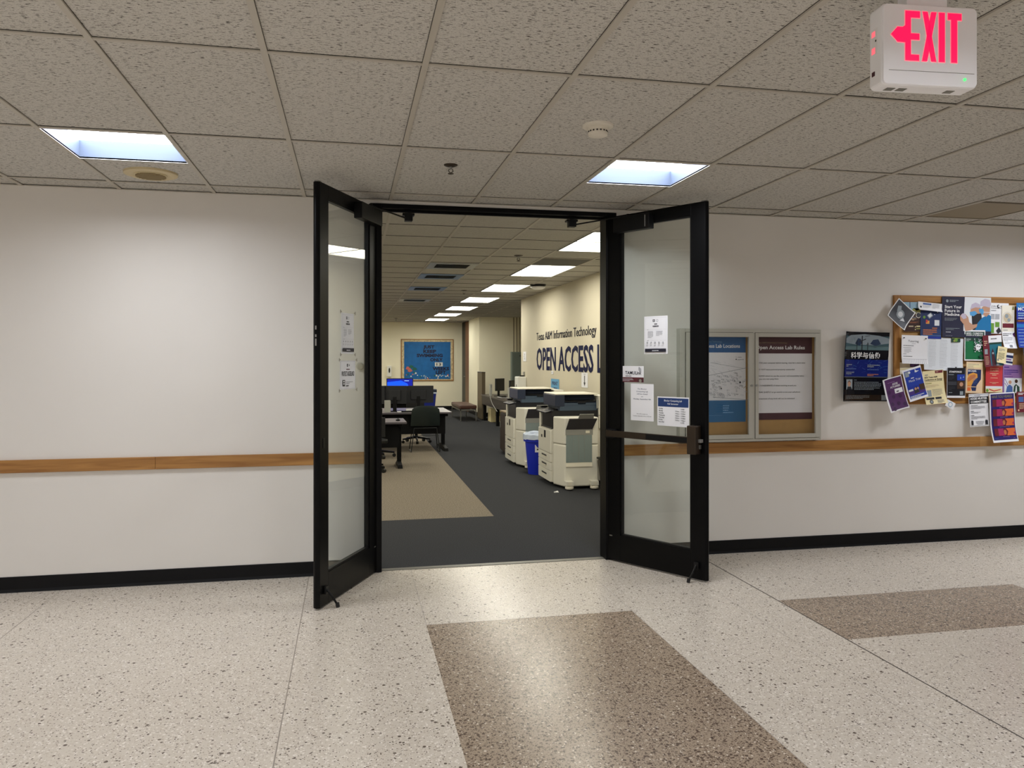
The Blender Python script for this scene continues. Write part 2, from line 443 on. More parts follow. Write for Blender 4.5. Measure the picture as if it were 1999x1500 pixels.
# door frame and threshold
b = MB()
b.box((JL - .05, WY - .012, 0), (.228, WY + .135, 2.693), 'black_alu')
b.box((1.942, WY - .012, 0), (JR + .05, WY + .135, 2.693), 'black_alu')
b.box((.228, WY - .012, 2.660), (1.942, WY + .135, 2.693), 'black_alu')
b.box((.228, WY + .05, 2.645), (1.942, WY + .075, 2.66), 'black_alu')
struct(b.build('trim_3', bevel=.002), 'black aluminium frame of the double door')
struct(MB().box((.228, WY + .02, 0.0), (1.942, WY + .075, .004), 'alu_edge').build('trim_4'), 'thin metal threshold strip between terrazzo and carpet')

# ------------------------------------------------------------------ double doors
def door(name, hinge, rz, W, s, label):
    """local x runs from the hinge to the free edge, y = 0 is the face that looks at the opening; s = sign of the thickness"""
    r = root(name, (hinge[0], hinge[1], 0), rz); struct(r, label)
    t = .045 * s; ZT = 2.655; z0 = .012
    gx0, gx1, gz0, gz1 = .13, W - .128, .207, 2.572
    b = MB()
    b.box((0, 0, z0), (gx0, t, ZT), 'black_alu'); b.box((gx1, 0, z0), (W - .012, t, ZT), 'black_alu')
    b.box((gx0, 0, gz1), (gx1, t, ZT), 'black_alu'); b.box((gx0, 0, z0), (gx1, t, gz0), 'black_alu')
    n = 8
    b.prism([(W - .012, 0)] + [(W - .012 + .022 * math.sin(PI * i / n) * .55, t * i / n) for i in range(1, n)] + [(W - .012, t)], 2, z0, ZT, 'black_alu')
    b.build('stile_frame', r, bevel=.0015)
    b = MB()
    for (a, c) in (((gx0, gz0), (gx0 + .012, gz1)), ((gx1 - .012, gz0), (gx1, gz1)), ((gx0, gz1 - .012), (gx1, gz1)), ((gx0, gz0), (gx1, gz0 + .012))):
        b.box((a[0], t * .18, a[1]), (c[0], t * .82, c[1]), 'black_satin')
    b.build('glazing_bead', r)
    MB().box((gx0 + .004, t * .43, gz0 + .004), (gx1 - .004, t * .57, gz1 - .004), 'door_glass').build('glass_pane', r)
    o = -s
    # closer on the top rail
    b = MB(); b.box((.045 if s < 0 else .112, o * .001, 2.515), (.40 if s < 0 else .445, o * .062, 2.628), 'black_satin')
    cl = b.build('door_closer', r, bevel=.004)
    if s > 0: MB().box((.405, o * .0625, 2.53), (.412, o * .0635, 2.615), 'steel').build('chrome_strip', cl)['label'] = 'bright chrome strip'
    # kick-down holder
    b = MB(); u = W - .075
    b.box((u - .018, o * .001, .085), (u + .018, o * .018, .135), 'black_satin')
    k = b.build('door_holder', r, bevel=.003)
    b = MB(); b.tube([(u, o * .014, .115), (u - .004, o * .05, .07), (u - .02, o * .075, .018)], .007, 'black_satin'); b.cyl((u - .02, o * .075, .028), (u - .022, o * .08, .002), .012, 'black')
    b.build('holder_leg', k)
    b = MB()
    for hz in (.25, 1.35, 2.4): b.cyl((-.008, t * .5, hz - .06), (-.008, t * .5, hz + .06), .008, 'black_satin', 10)
    b.build('hinge_barrel', r)
    MB().box((W - .05, t * .2, 2.6555), (W - .008, t * .8, 2.664), 'steel').build('top_bolt', r)
    if s > 0:
        b = MB(); b.box((.045, o * .045, .965), (.775, o * .068, 1.012), 'bronze'); b.box((.42, o * .0682, .97), (.775, o * .0695, 1.007), 'black_satin')
        b.box((.04, o * .001, .955), (.105, o * .066, 1.02), 'black_satin')
        b.build('push_bar', r, bevel=.003)
        b = MB(); b.box((.772, o * .001, .892), (.845, o * .072, 1.092), 'bronze')
        h = b.build('latch_case', r, bevel=.006)
        b = MB(); b.box((.845, o * .012, .975), (.868, o * .04, .998), 'steel'); h2 = b.build('latch_bolt', h, bevel=.001)
        MB().box((.845, o * .01, .93), (.852, o * .03, .957), 'steel').build('strike_tab', h)
    else:
        b = MB()
        for hz, hh in ((1.75, .012), (1.70, .008), (1.66, .022)): b.cyl((W - .004, t * .5, hz - hh), (W - .004, t * .5, hz + hh), .006, 'steel', 10)
        b.box((W - .075, o * .0005, 1.0), (W - .05, o * .003, 1.06), 'black_satin')
        b.build('edge_latch', r)
    MB().box((.03, o * .0005, .192), (.055, o * .003, .2), 'alu_edge').build('maker_plate', r)
    return r
DLr = math.radians(-115); DRr = math.radians(-58)
d1 = door('door_1', (.195, WY - .002), DLr, .90, -1, 'left leaf of the open black-framed glass double door')
d2 = door('door_2', (1.952, WY - .002), DRr, .888, 1, 'right leaf of the open black-framed glass double door, with push bar')
def at_door(d, u, y, z):
    return d.location + Matrix.Rotation(d.rotation_euler.z, 3, 'Z') @ Vector((u, y, z))
# closer arms (belong to the closers): rod + bracket at the head
for d, s, hx in ((d1, 1, .43), (d2, -1, 1.70)):
    r = root('closer_arm', (hx, WY + .1, 2.6)); 
    b = MB(); b.box((-.03, -.03, -.012), (.03, .03, .045), 'black_satin'); b.box((-.045, -.02, .03), (.045, .045, .046), 'black_satin')
    b.build('arm_bracket', r, bevel=.004)
    p = at_door(d, .12 if s > 0 else .16, .04 if s > 0 else -.04, 2.632) - Vector((hx, WY + .1, 2.6))
    q = at_door(d, .34, .05 if s > 0 else -.05, 2.632) - Vector((hx, WY + .1, 2.6))
    b = MB(); b.tube([(0, 0, .005), tuple((p * .55 + q * .45))], .006, 'black_satin'); b.cyl(tuple(p * .55 + q * .45 - Vector((0, 0, .01))), tuple(p * .55 + q * .45 + Vector((0, 0, .012))), .013, 'black_satin')
    b.build('arm_rod', r)
    tag(r, 'black door closer arm hanging under the head of the frame at the ' + ('left' if s > 0 else 'right') + ' leaf', 'door closer arm')

# ------------------------------------------------------------------ ceiling fittings of the corridor
def luminaire(j, k, label):
    x, y = GX + T * j, GY + 2 * T * k
    r = root('ceiling_light', (x, y, CH)); D = .105; e = .012
    b = MB()
    for (p0, p1, p2, p3) in (((e, e), (T - e, e), (T - e, e), (e, e)),): pass
    A = [(e, e), (T - e, e), (T - e, T - e), (e, T - e)]
    for i in range(4):
        p, q = A[i], A[(i + 1) % 4]
        b.face([(p[0], p[1], 0), (q[0], q[1], 0), (q[0], q[1], D), (p[0], p[1], D)], 'lamp_side')
    b.box((0, 0, D + .004), (T, T, D + .02), 'lamp_side')
    b.build('recess', r)
    b = MB()
    for p, q in (((e - .004, e - .004), (T - e + .004, e)), ((e - .004, T - e), (T - e + .004, T - e + .004)), ((e - .004, e), (e, T - e)), ((T - e, e), (T - e + .004, T - e))):
        b.box((p[0], p[1], -.001), (q[0], q[1], .009), 'white')
    b.build('rim', r)
    b = MB(); b.face([(e, e, D), (e, T - e, D), (T - e, T - e, D), (T - e, e, D)], 'corridor_lamp'); b.build('diffuser', r)
    tag(r, label, 'ceiling light', 'recessed square corridor lights'); return r
LBL = {(-1, 1): 'lit square recessed ceiling light above the left stretch of corridor wall', (4, 1): 'lit square recessed ceiling light above the right leaf of the double door',
       (10, 1): 'lit square ceiling light beside the tan ceiling panel, above the cork board', (12, 1): 'added unseen square ceiling light brightening the wall at the cork board',
       (-6, 1): 'lit square ceiling light near the left end of the corridor', (-11, 1): 'lit square ceiling light at the far left end of the corridor'}
for (j, k) in sorted(open_cells):
    luminaire(j, k, LBL.get((j, k), 'unseen square light behind the viewpoint, from rows added to brighten the corridor'))

# round loudspeaker grille
r = root('ceiling_speaker', (-1.222, 5.235, CH + .009))
mat('beige', (206, 190, 150), .5); mat('beige_dark', (150, 134, 100), .6)
b = MB(); b.lathe([(.158, 0), (.156, -.012), (.13, -.02), (.108, -.016), (.1, -.012), (0, -.012)], (0, 0, 0), 'beige', 40); b.build('round_frame', r, smooth=True)
b = MB(); b.lathe([(.096, -.010), (.094, -.016), (.06, -.022), (0, -.024)], (0, 0, 0), 'beige', 36)
for i in range(-4, 5): w = math.sqrt(max(0, .088 ** 2 - (i * .019) ** 2)); b.box((-w, i * .019 - .003, -.0275), (w, i * .019 + .003, -.02), 'beige_dark')
b.build('speaker_grille', r)
tag(r, 'round beige ceiling loudspeaker just behind the left ceiling light', 'loudspeaker')
# smoke detector
r = root('smoke_detector', (1.215, 3.715, CH + .009)); mat('detector', (226, 220, 206), .5)
b = MB(); b.lathe([(.078, 0), (.076, -.01), (.05, -.014), (0, -.014)], (0, 0, 0), 'detector', 32); b.build('mounting_base', r, smooth=True)
b = MB(); b.lathe([(.05, -.014), (.05, -.03), (.046, -.03), (.046, -.038), (.05, -.038), (.047, -.052), (.03, -.058), (0, -.058)], (0, 0, 0), 'detector', 32); o = b.build('sensor_head', r, smooth=True)
b = MB()
for i in range(16):
    t = 2 * PI * i / 16; b.box((.0465 * math.cos(t) - .003, .0465 * math.sin(t) - .003, -.038), (.0465 * math.cos(t) + .003, .0465 * math.sin(t) + .003, -.03), 'black')
b.build('vent_slot', o)
tag(r, 'white round smoke detector on the corridor ceiling in front of the right light', 'smoke detector')
# sprinklers
def sprinkler(x, y, label, z=CH + .009, k=1.0):
    r = root('fire_sprinkler', (x, y, z))
    b = MB(); b.lathe([(.042 * k, 0), (.04 * k, -.005), (.02 * k, -.012), (0, -.012)], (0, 0, 0), 'bronze', 24); b.build('escutcheon', r, smooth=True)
    b = MB(); b.cyl((0, 0, -.01), (0, 0, -.028 * k), .008 * k, 'steel', 12)
    for sx in (-1, 1): b.tube([(sx * .01 * k, 0, -.026 * k), (sx * .014 * k, 0, -.038 * k), (0, 0, -.05 * k)], .0025 * k, 'bronze', 6)
    b.build('sprinkler_body', r)
    b = MB(); b.lathe([(0, -.05 * k), (.018 * k, -.052 * k), (.016 * k, -.055 * k), (0, -.055 * k)], (0, 0, 0), 'bronze', 18); b.build('deflector', r)
    tag(r, label, 'sprinkler'); return r
sprinkler(.595, 4.648, 'pendent fire sprinkler in the corridor ceiling in front of the double door')
# tan return-air panel
r = root('ceiling_vent_panel', (GX + T * 9, GY + 2 * T + T, CH)); mat('tan_panel', (150, 138, 116), .7); mat('tan_frame', (128, 117, 98), .5)
b = MB(); b.box((.014, .014, .004), (T - .014, T - .024, .01), 'tan_panel'); b.build('perforated_panel', r)
b = MB()
for p, q in (((.012, .006), (T - .012, .016)), ((.012, T - .028), (T - .012, T - .018)), ((.012, .006), (.022, T - .018)), ((T - .022, .006), (T - .012, T - .018))): b.box((p[0], p[1], 0), (q[0], q[1], .012), 'tan_frame')
b.build('panel_frame', r)
tag(r, 'tan perforated vent panel in the corridor ceiling above the cork board', 'vent panel')

# exit sign
r = root('exit_sign', (1.792, 2.14, 2.540), math.radians(-4.3))
w, h, t = .163, .128, .054
b = MB(); n = 5; rr = .016
pts = []
for cx, cz, a0 in ((w - rr, h - rr, 0), (-w + rr, h - rr, 90), (-w + rr, -h + rr, 180), (w - rr, -h + rr, 270)):
    for i in range(n + 1):
        a = math.radians(a0 + 90 * i / n); pts.append((cx + rr * math.cos(a), cz + rr * math.sin(a)))
b.prism(pts, 1, -.01, t, 'exit_white'); b.build('housing', r, bevel=.004)
b = MB(); b.prism([(x * .985, z * .985) for x, z in pts], 1, -.016, -.0102, 'exit_white'); fp = b.build('face_plate', r, bevel=.003)
def ext(poly, m, y0, y1, name, par):
    b = MB()
    for q in poly: b.prism(q, 1, y0, y1, m)
    return b.build(name, par)
def grow(q, d):
    cx = sum(p[0] for p in q) / len(q); cz = sum(p[1] for p in q) / len(q)
    return [(x + (d if x > cx else -d), z + (d if z > cz else -d)) for x, z in q]
lt, lb = .105, -.050      # letter top / bottom
def ltr():
    bx = lambda x0, z0, x1, z1: [(x0, z0), (x1, z0), (x1, z1), (x0, z1)]
    L = [bx(-.087, lb, -.069, lt), bx(-.069, lt - .020, -.038, lt), bx(-.069, .016, -.040, .0345), bx(-.069, lb, -.041, lb + .018)]
    L += [[(-.030, lb), (-.013, lb), (.0185, lt), (.001, lt)], [(.001, lb), (.0175, lb), (-.011, lt), (-.028, lt)]]
    L += [bx(.0275, lb, .047, lt), bx(.058, lt - .020, .1045, lt), bx(.0695, lb, .0895, lt - .020)]
    return L
arrow = [[(-.1355, .030), (-.1135, .007), (-.1135, .053)], [(-.1135, .007), (-.087, .006), (-.087, .060), (-.096, .053), (-.1135, .053)]]
ext(ltr() + arrow, 'exit_red', -.0175, -.0162, 'exit_lettering', fp)['label'] = 'red letters EXIT with a left arrow'
ext([grow(q, .0022) for q in ltr() + arrow], 'exit_rim', -.0168, -.0161, 'lettering_rim', fp)
ext([[(-.142, -.083), (.150, -.083), (.150, -.0815), (-.142, -.0815)]], 'alu_edge', -.0163, -.0160, 'seam', fp)
b = MB(); b.cyl((.116, -.0165, -.102), (.116, -.0195, -.102), .0045, 'led_green', 14); b.build('indicator_lamp', fp)
b = MB(); b.box((-w - .0008, .012, -.02), (-w + .002, .042, .06), 'white'); b.box((-w - .0012, .022, .036), (-w, .041, .054), 'exit_rim'); b.box((-w - .0012, .022, -.018), (-w, .041, .002), 'exit_rim')
b.box((-w - .0012, .016, .018), (-w, .022, .024), 'black'); b.build('side_window', r)
MB().box((-w - .0012, .025, -.088), (-w, .040, -.074), 'dim_maroon').build('test_switch', r)
b = MB(); b.box((-.07, 0, h - .002), (.07, .05, 2.715 + .009 - 2.540), 'exit_white'); b.build('ceiling_canopy', r, bevel=.004)
for x in (-.115, -.075, .09): MB().box((x - .014, .012, -h - .0012), (x + .014, .036, -h + .001), 'alu_edge').build('base_slot', r)
tag(r, 'white illuminated exit sign with red letters and left arrow hanging from the ceiling', 'exit sign')

# wall bumper seen through the left leaf
r = root('wall_bumper', (.075, WY, 1.503)); mat('bumper', (168, 164, 150), .5)
b = MB(); b.cyl((0, 0, 0), (0, -.006, 0), .03, 'alu', 20); b.build('bumper_plate', r)
b = MB(); b.cyl((0, -.006, 0), (0, -.04, 0), .026, 'bumper', 20, .02); b.build('rubber_stop', r, bevel=.004)
tag(r, 'small round grey wall bumper behind the left glass door leaf', 'door bumper')

# ------------------------------------------------------------------ display case with its two posters
r = root('display_case', (2.531, WY, .899)); cw, chh, cd = 1.234, .898, .062
b = MB(); mat('case_cork', (176, 138, 84), .85, vary=.06, vscale=40)
b.box((.012, -.008, .012), (cw - .012, -.001, chh - .012), 'alu'); b.box((.02, -.012, .02), (cw - .02, -.0085, chh - .02), 'case_cork')
b.build('back_board', r)
b = MB()
for p, q in (((0, 0), (.046, chh)), ((cw - .014, 0), (cw, chh)), ((.046, chh - .03), (cw - .014, chh)), ((.046, 0), (cw - .014, .02)), ((.628, .02), (.644, chh - .03))): b.box((p[0], -cd, p[1]), (q[0], -.001, q[1]), 'alu')
b.build('case_body', r, bevel=.002)
for nm, (dx0, dz0, dx1, dz1), (px0, pz0, px1, pz1), lx in (('l', (.05, .022, .626, .868), (.086, .055, .589, .834), .611), ('r', (.646, .022, 1.219, .868), (.675, .053, 1.182, .836), .655)):
    b = MB()
    for p, q in (((dx0, dz0), (px0, dz1)), ((px1, dz0), (dx1, dz1)), ((px0, pz1), (px1, dz1)), ((px0, dz0), (px1, pz0))): b.box((p[0], -cd - .006, p[1]), (q[0], -cd + .016, q[1]), 'alu')
    dd = b.build('case_door', r, bevel=.0015)
    b = MB(); e = .0025
    for p, q in (((dx0 - e, dz0 - e), (dx0, dz1 + e)), ((dx1, dz0 - e), (dx1 + e, dz1 + e)), ((dx0, dz1), (dx1, dz1 + e)), ((dx0, dz0 - e), (dx1, dz0))): b.box((p[0], -cd - .0006, p[1]), (q[0], -cd + .002, q[1]), 'gap_and_shade')
    b.build('door_gap', dd)
    MB().box((px0 - .003, -cd + .002, pz0 - .003), (px1 + .003, -cd + .006, pz1 + .003), 'case_glass').build('glass_pane', dd)
    b = MB(); b.cyl((lx, -cd - .006, .446), (lx, -cd - .014, .446), .009, 'steel', 16); b.build('lock', dd)
tag(r, 'aluminium two-door glazed display case on the wall beside the right door leaf', 'display case')
PY = WY - .014
mat('poster_blue', (36, 92, 150), .5); mat('poster_blue2', (30, 100, 150), .5); mat('poster_grey', (236, 234, 238), .55); mat('pale_gold', (150, 130, 96), .6); mat('pale_blue_ink', (120, 165, 205), .6)
p = Print(.503, .68, 'poster_grey')
p.rect(0, 0, 1, .182, 'poster_blue'); p.rect(0, .745, 1, 1, 'poster_blue2')
p.text('Texas A&M Information Technology', .06, .062, .018, 'pale_blue_ink', width=.53)
p.text('Open Access Lab Locations', .06, .125, .042, 'white', width=.84, bold=.015)
p.words(.06, .15, .39, .166, 1, 'pale_blue_ink', thick=.6)
random.seed(3)
for i in range(150):
    u = random.uniform(.03, .95); v = random.uniform(.44, .70) - .12 * (u - .35) * random.uniform(-.5, 1); du, dv = random.uniform(.015, .05), random.uniform(.008, .025)
    v = min(.715, max(.24, v)); du = min(du, .98 - u)
    mm = random.choice(['ink_soft', 'ink_soft', 'ink', 'ink_pale'])
    p.line(u, v, u + du, v + dv * .4, .0016, mm); p.line(u + du, v + dv * .4, u + du * .8, v + dv, .0016, mm); p.line(u + du * .8, v + dv, u - du * .1, v + dv * .7, .0016, mm); p.line(u - du * .1, v + dv * .7, u, v, .0016, mm)
for i in range(26):
    u = random.uniform(.03, .8); v = random.uniform(.27, .42); p.line(u, v, u + random.uniform(.02, .12), v + random.uniform(.0, .03), .0015, 'ink_pale')
p.line(.05, .48, .92, .36, .003, 'ink_soft'); p.line(.35, .70, .96, .735, .003, 'ink_soft'); p.line(.3, .30, .88, .37, .002, 'ink_soft'); p.line(.92, .56, .86, .60, .004, 'pale_gold')
p.disc(.735, .262, .010, 'ink'); p.disc(.735, .236, .006, 'ink_soft')
p.words(.76, .228, .96, .246, 1, 'ink_soft'); p.words(.76, .256, .98, .272, 1, 'ink_soft')
for i, (u, v) in enumerate(((.06, .31), (.07, .38), (.05, .47), (.08, .52), (.48, .60), (.80, .53))): p.disc(u, v, .016 if i % 2 else .011, 'ink')
for i, wd in enumerate((.2, .17, .2, .34)):
    p.words(.51, .79 + .026 * i, .51 + wd, .805 + .026 * i, 1, 'pale_blue_ink', thick=.7)
p.words(.05, .905, .8, .918, 1, 'pale_blue_ink', thick=.2)
o = p.done('lab_map_poster', (2.531 + .086 + .2515, PY, .899 + .834 - .34))
tag(o, 'blue and grey poster of lab locations with a line map inside the display case', 'poster')
p = Print(.508, .67, 'poster_grey')
p.rect(0, 0, 1, .198, 'dim_maroon'); p.rect(0, .918, 1, 1, 'dim_maroon')
p.text('Texas A&M Information Technology', .02, .075, .018, 'pale_gold', width=.54)
p.text('Open Access Lab Rules', .01, .146, .044, 'white', width=.86, bold=.015)
for tx, v, wd in (('LOCK your computer before leaving, even for a short time', .32, .84), ('DO NOT leave personal property unattended', .40, .65), ('ALLOW others to use the scanner and accessibility tables', .478, .82), ('BE CONSIDERATE of others working around you', .594, .68), ('SPEAK QUIETLY or go outside to use your cell phone', .674, .75), ('Harassment of any kind will not be tolerated', .752, .65)):
    p.disc(.014, v - .008, .005, 'ink'); p.text(tx, .035, v, .0165, 'ink', width=wd, bold=.006)
p.text('if you are not using them', .04, .514, .0165, 'ink', width=.36, bold=.006)
o = p.done('lab_rules_poster', (2.531 + .675 + .254, PY, .899 + .836 - .335))
tag(o, 'maroon and grey poster of lab rules in the display case', 'poster')

# ------------------------------------------------------------------ notices taped to the door glass
def on_glass(p, d, u, z, s, name, label, cat='notice'):
    y = -.0195 if s > 0 else .0195
    y = (.045 * .43 - .0015) if s > 0 else -(.045 * .43 - .0015)
    q = at_door(d, u, y, z)
    rz = DRr if s > 0 else DLr + PI
    o = p.done(name, q, rz); tag(o, label, cat); return o
def help_sheet(w, h, dark, paper):
    p = Print(w, h, paper)
    p.frame(.05, .035, .95, .965, .004, 'ink_pale')
    p.rect(.37, .085, .46, .15, dark); p.rect(.395, .10, .435, .135, paper); p.text('A', .415, .132, .03, dark, 'C'); p.disc(.56, .118, .045, 'ink_pale'); p.disc(.56, .118, .03, paper)
    p.words(.33, .185, .67, .222, 1, dark, thick=.75, align='C'); p.words(.24, .235, .76, .285, 1, dark, thick=.7, align='C')
    p.rect(.05, .352, .95, .3535, 'ink_soft'); p.words(.14, .348, .27, .362, 1, dark, thick=.6)
    p.words(.16, .39, .45, .58, 7, 'ink_soft', fill=.85, thick=.3); p.words(.52, .39, .83, .53, 5, 'ink_soft', fill=.9, thick=.3)
    p.rect(.05, .64, .95, .6415, 'ink_soft'); p.words(.14, .636, .27, .65, 1, dark, thick=.6)
    for i in range(5):
        u = .14 + .17 * i; p.disc(u, .70, .03, 'ink_soft'); p.disc(u, .70, .018, paper); p.line(u - .02, .72, u + .02, .69, .0015, 'ink_soft'); p.words(u - .05, .75, u + .06, .80, 3, 'ink_soft', thick=.35)
    p.rect(.05, .862, .95, .95, dark); p.words(.25, .895, .75, .925, 1, 'paper_grey', thick=.7, align='C')
    return p
mat('ink_dark', (30, 30, 46), .6)
on_glass(help_sheet(.208, .278, 'ink_dark', 'paper'), d2, .448, 1.734, 1, 'help_notice', 'white letter-size notice with a dark bottom bar high on the right glass leaf')
p = Print(.205, .122, 'paper'); mat('tamu_maroon', (92, 32, 40), .55)
p.rect(0, .70, 1, 1, 'tamu_maroon'); p.words(.04, .76, .6, .95, 3, 'paper_grey', thick=.35); p.rect(.72, .78, .97, .97, 'dim_maroon'); p.disc(.85, .9, .06, 'tape')
p.text('TAMULink', .16, .52, .20, 'ink_dark', width=.74, bold=.02); p.words(.18, .56, .9, .66, 1, 'ink_soft', thick=.7)
for i in range(3):
    for a in range(4): t = math.radians(-80 + 28 * a); rr = .05 + .04 * i; p.line(.76 + rr * math.cos(t), .28 + rr * 1.6 * math.sin(t), .76 + rr * math.cos(t + .45), .28 + rr * 1.6 * math.sin(t + .45), .004, 'ink_soft')
on_glass(p, d2, .236, 1.443, 1, 'network_card', 'small white and maroon card at the hinge edge of the right glass leaf', 'card')
p = Print(.21, .276, 'paper')
for tx, v, wd in (('The Blocker', .155, .40), ('Computing Lab', .225, .50), ('will be closed', .292, .46), ('on', .36, .08), ('Monday, September 4th', .43, .76)): p.text(tx, .5, v, .036, 'navy', 'C', width=wd)
p.text('We will re-open on', .5, .825, .024, 'ink', 'C', width=.48); p.text('Tuesday, September 5th at 7:00 AM', .5, .885, .024, 'ink', 'C', width=.80)
on_glass(p, d2, .324, 1.233, 1, 'closure_notice', 'white sheet saying the lab will be closed, low on the right glass leaf')
p = Print(.272, .212, 'paper')
p.rect(.02, .04, .98, .34, 'poster_navy' if mat('poster_navy', (28, 58, 112), .5) else '')
p.text('Blocker Computing Lab', .5, .16, .062, 'white', 'C', width=.56, bold=.01); p.text('Fall Semester', .5, .265, .055, 'white', 'C', width=.34, bold=.01)
for i, (dy, tm) in enumerate((('Sunday', 'CLOSED'), ('Monday', '7:00am - 12:00am'), ('Tuesday', '7:00am - 12:00am'), ('Wednesday', '7:00am - 12:00am'), ('Thursday', '7:00am - 12:00am'), ('Friday', '7:00am - 9:00pm'), ('Saturday', 'CLOSED'))):
    v = .425 + .076 * i
    p.text(dy, .05, v, .038, 'ink', width=.022 * len(dy), bold=.02); p.text(tm, .74 if tm == 'CLOSED' else .57, v, .038, 'ink', width=.12 if tm == 'CLOSED' else .32, bold=.012)
on_glass(p, d2, .598, 1.176, 1, 'hours_notice', 'white sheet of opening hours with a navy heading on the right glass leaf')
def taped(o, w, h, dz=0):
    for i, (sx, sz) in enumerate(((-1, 1), (1, 1), (-1, -1), (1, -1))):
        b = MB(); x, z = sx * (w / 2 + .012), sz * (h / 2 + .006)
        b.box((x - .012, -.0026, z - .004), (x + .012, -.0022, z + .004), 'tape'); b.box((x + sx * .006 - .005, -.0032, z - .012), (x + sx * .006 + .005, -.0028, z + .012), 'tape')
        b.build('tape_strip', o)
o = on_glass(help_sheet(.192, .272, 'ink_dark', 'paper_grey'), d1, .455, 1.728, -1, 'help_notice', 'grey-white notice with a dark bottom bar, the upper one on the left glass leaf'); taped(o, .192, .272)
p = Print(.235, .192, 'paper_grey'); p.frame(.015, .02, .985, .98, .004, 'ink_soft')
p.rect(.43, .11, .50, .21, 'ink'); p.text('A', .465, .19, .06, 'paper_grey', 'C'); p.disc(.58, .16, .03, 'ink_soft'); p.words(.28, .27, .72, .32, 1, 'tamu_maroon', thick=.7, align='C')
p.text('PROTECT AGGIELAND', .5, .535, .165, 'ink_dark', 'C', width=.82, bold=.012)
p.rect(.14, .67, .30, .89, 'ink'); p.rect(.18, .70, .26, .75, 'paper_grey'); p.rect(.18, .78, .26, .83, 'paper_grey'); p.words(.36, .72, .90, .82, 2, 'ink_soft', thick=.4); p.words(.36, .84, .76, .90, 1, 'ink', thick=.6)
o = on_glass(p, d1, .452, 1.449, -1, 'protect_notice', 'grey-white sheet with big squeezed capitals, the lower one on the left glass leaf'); taped(o, .235, .192)

# ------------------------------------------------------------------ poster, cork board and flyers
def P_(name, rgb): mat(name, rgb, .5); return name
P_('pk', (16, 18, 28)); P_('pblue', (28, 52, 160)); P_('pcyan', (40, 120, 190)); P_('pteal', (58, 86, 92)); P_('pgrey', (150, 160, 166)); P_('pbrown', (70, 46, 30)); P_('skin', (196, 150, 122)); P_('slate', (58, 60, 68))
P_('espresso', (58, 32, 26)); P_('sky', (150, 184, 205)); P_('steelblue', (40, 64, 112)); P_('olive', (150, 150, 78)); P_('rust', (196, 120, 76)); P_('purple', (84, 40, 96)); P_('purple_dark', (64, 30, 76)); P_('cobalt', (30, 62, 168)); P_('indigo', (70, 44, 130))
P_('cream', (240, 226, 176)); P_('cream_pale', (244, 238, 220)); P_('green', (20, 112, 66)); P_('green_dark', (34, 68, 54)); P_('lime', (110, 158, 58)); P_('red', (204, 62, 66)); P_('lilac', (150, 112, 168)); P_('peach', (236, 206, 168)); P_('amber', (226, 160, 70)); P_('tealp', (36, 112, 130))
P_('orange', (226, 110, 58)); P_('magenta', (168, 44, 96)); P_('violet', (44, 32, 108)); P_('tan', (206, 190, 160)); P_('wine', (112, 34, 48)); P_('scrub', (20, 116, 172)); P_('mask', (86, 160, 214)); P_('hat', (196, 186, 204)); P_('darkcloth', (40, 36, 40)); P_('sheet', (226, 230, 234)); P_('bluesoft', (76, 108, 170))
mat('cork', (186, 146, 92), .9, vary=.10, vscale=60, bump=.3, bscale=260)

FY = WY - .0238
r = root('cork_board', (4.478, WY, 1.174)); bw, bh = 1.95, .922
MB().box((.05, -.010, .05), (bw - .05, -.001, bh - .05), 'cork').build('cork_panel', r)
b = MB()
for x in (0, bw - .058): MB().box((x, -.022, 0), (x + .058, -.001, bh), 'oak_upright').build('frame_upright', r, bevel=.003)
for z in (0, bh - .058): MB().box((.0585, -.022, z), (bw - .0585, -.001, z + .058), 'oak').build('frame_rail', r, bevel=.003)
tag(r, 'oak-framed cork board crowded with flyers at the right end of the wall', 'cork board')

def pin(p): return p
def flyer(p, name, x, y, z, roll, label, cat='flyer', group='flyers pinned on the cork board', pins=()):
    o = p.done(name, (x, y, z), 0, roll); tag(o, label, cat, group)
    for (u, v, m) in pins:
        b = MB(); X, Y, Z = p.p(u, v, -.002); b.cyl((X, Y, Z), (X, Y - .009, Z), .0045, m, 12); b.build('push_pin', o)
    return o

# big glossy poster left of the board
mat('gloss_dark', (12, 14, 24), .12); mat('gloss_blue', (18, 36, 120), .14); mat('gloss_teal', (70, 96, 104), .14); mat('gloss_sky', (140, 152, 160), .14); mat('gloss_brown', (48, 34, 24), .14); mat('gloss_cloud', (52, 66, 92), .14); mat('gloss_mist', (98, 124, 128), .14)
p = Print(.449, .577, 'gloss_dark', bend=curl(left=.05, tl=.03, tr=.022, s=.32), step=12)
p.rect(.03, .06, 1, .26, 'gloss_teal'); p.poly([(.03, .10), (.18, .05), (.5, .03), (.8, .05), (1, .09), (1, .16), (.7, .19), (.3, .18), (.03, .16)], 'gloss_sky')
p.poly([(.3, .17), (.36, .09), (.42, .10), (.45, .16), (.40, .2)], 'gloss_cloud'); p.poly([(.62, .17), (.68, .11), (.78, .10), (.84, .17), (.74, .2)], 'gloss_cloud'); p.poly([(.03, .26), (.03, .215), (.25, .24), (.5, .2), (.75, .23), (1, .20), (1, .26)], 'gloss_mist')
p.rect(.44, .055, .462, .262, 'pk'); p.poly([(.38, .135), (.53, .095), (.53, .108), (.38, .148)], 'pk'); p.rect(.335, .12, .347, .262, 'pk'); p.rect(.565, .15, .577, .262, 'pk'); p.poly([(.54, .178), (.60, .168), (.60, .175), (.54, .185)], 'pk'); p.poly([(.50, .062), (.6, .048), (.62, .052), (.52, .066)], 'pk')
p.rect(0, .262, 1, .36, 'gloss_dark'); p.rect(.03, .40, 1, .645, 'gloss_blue')
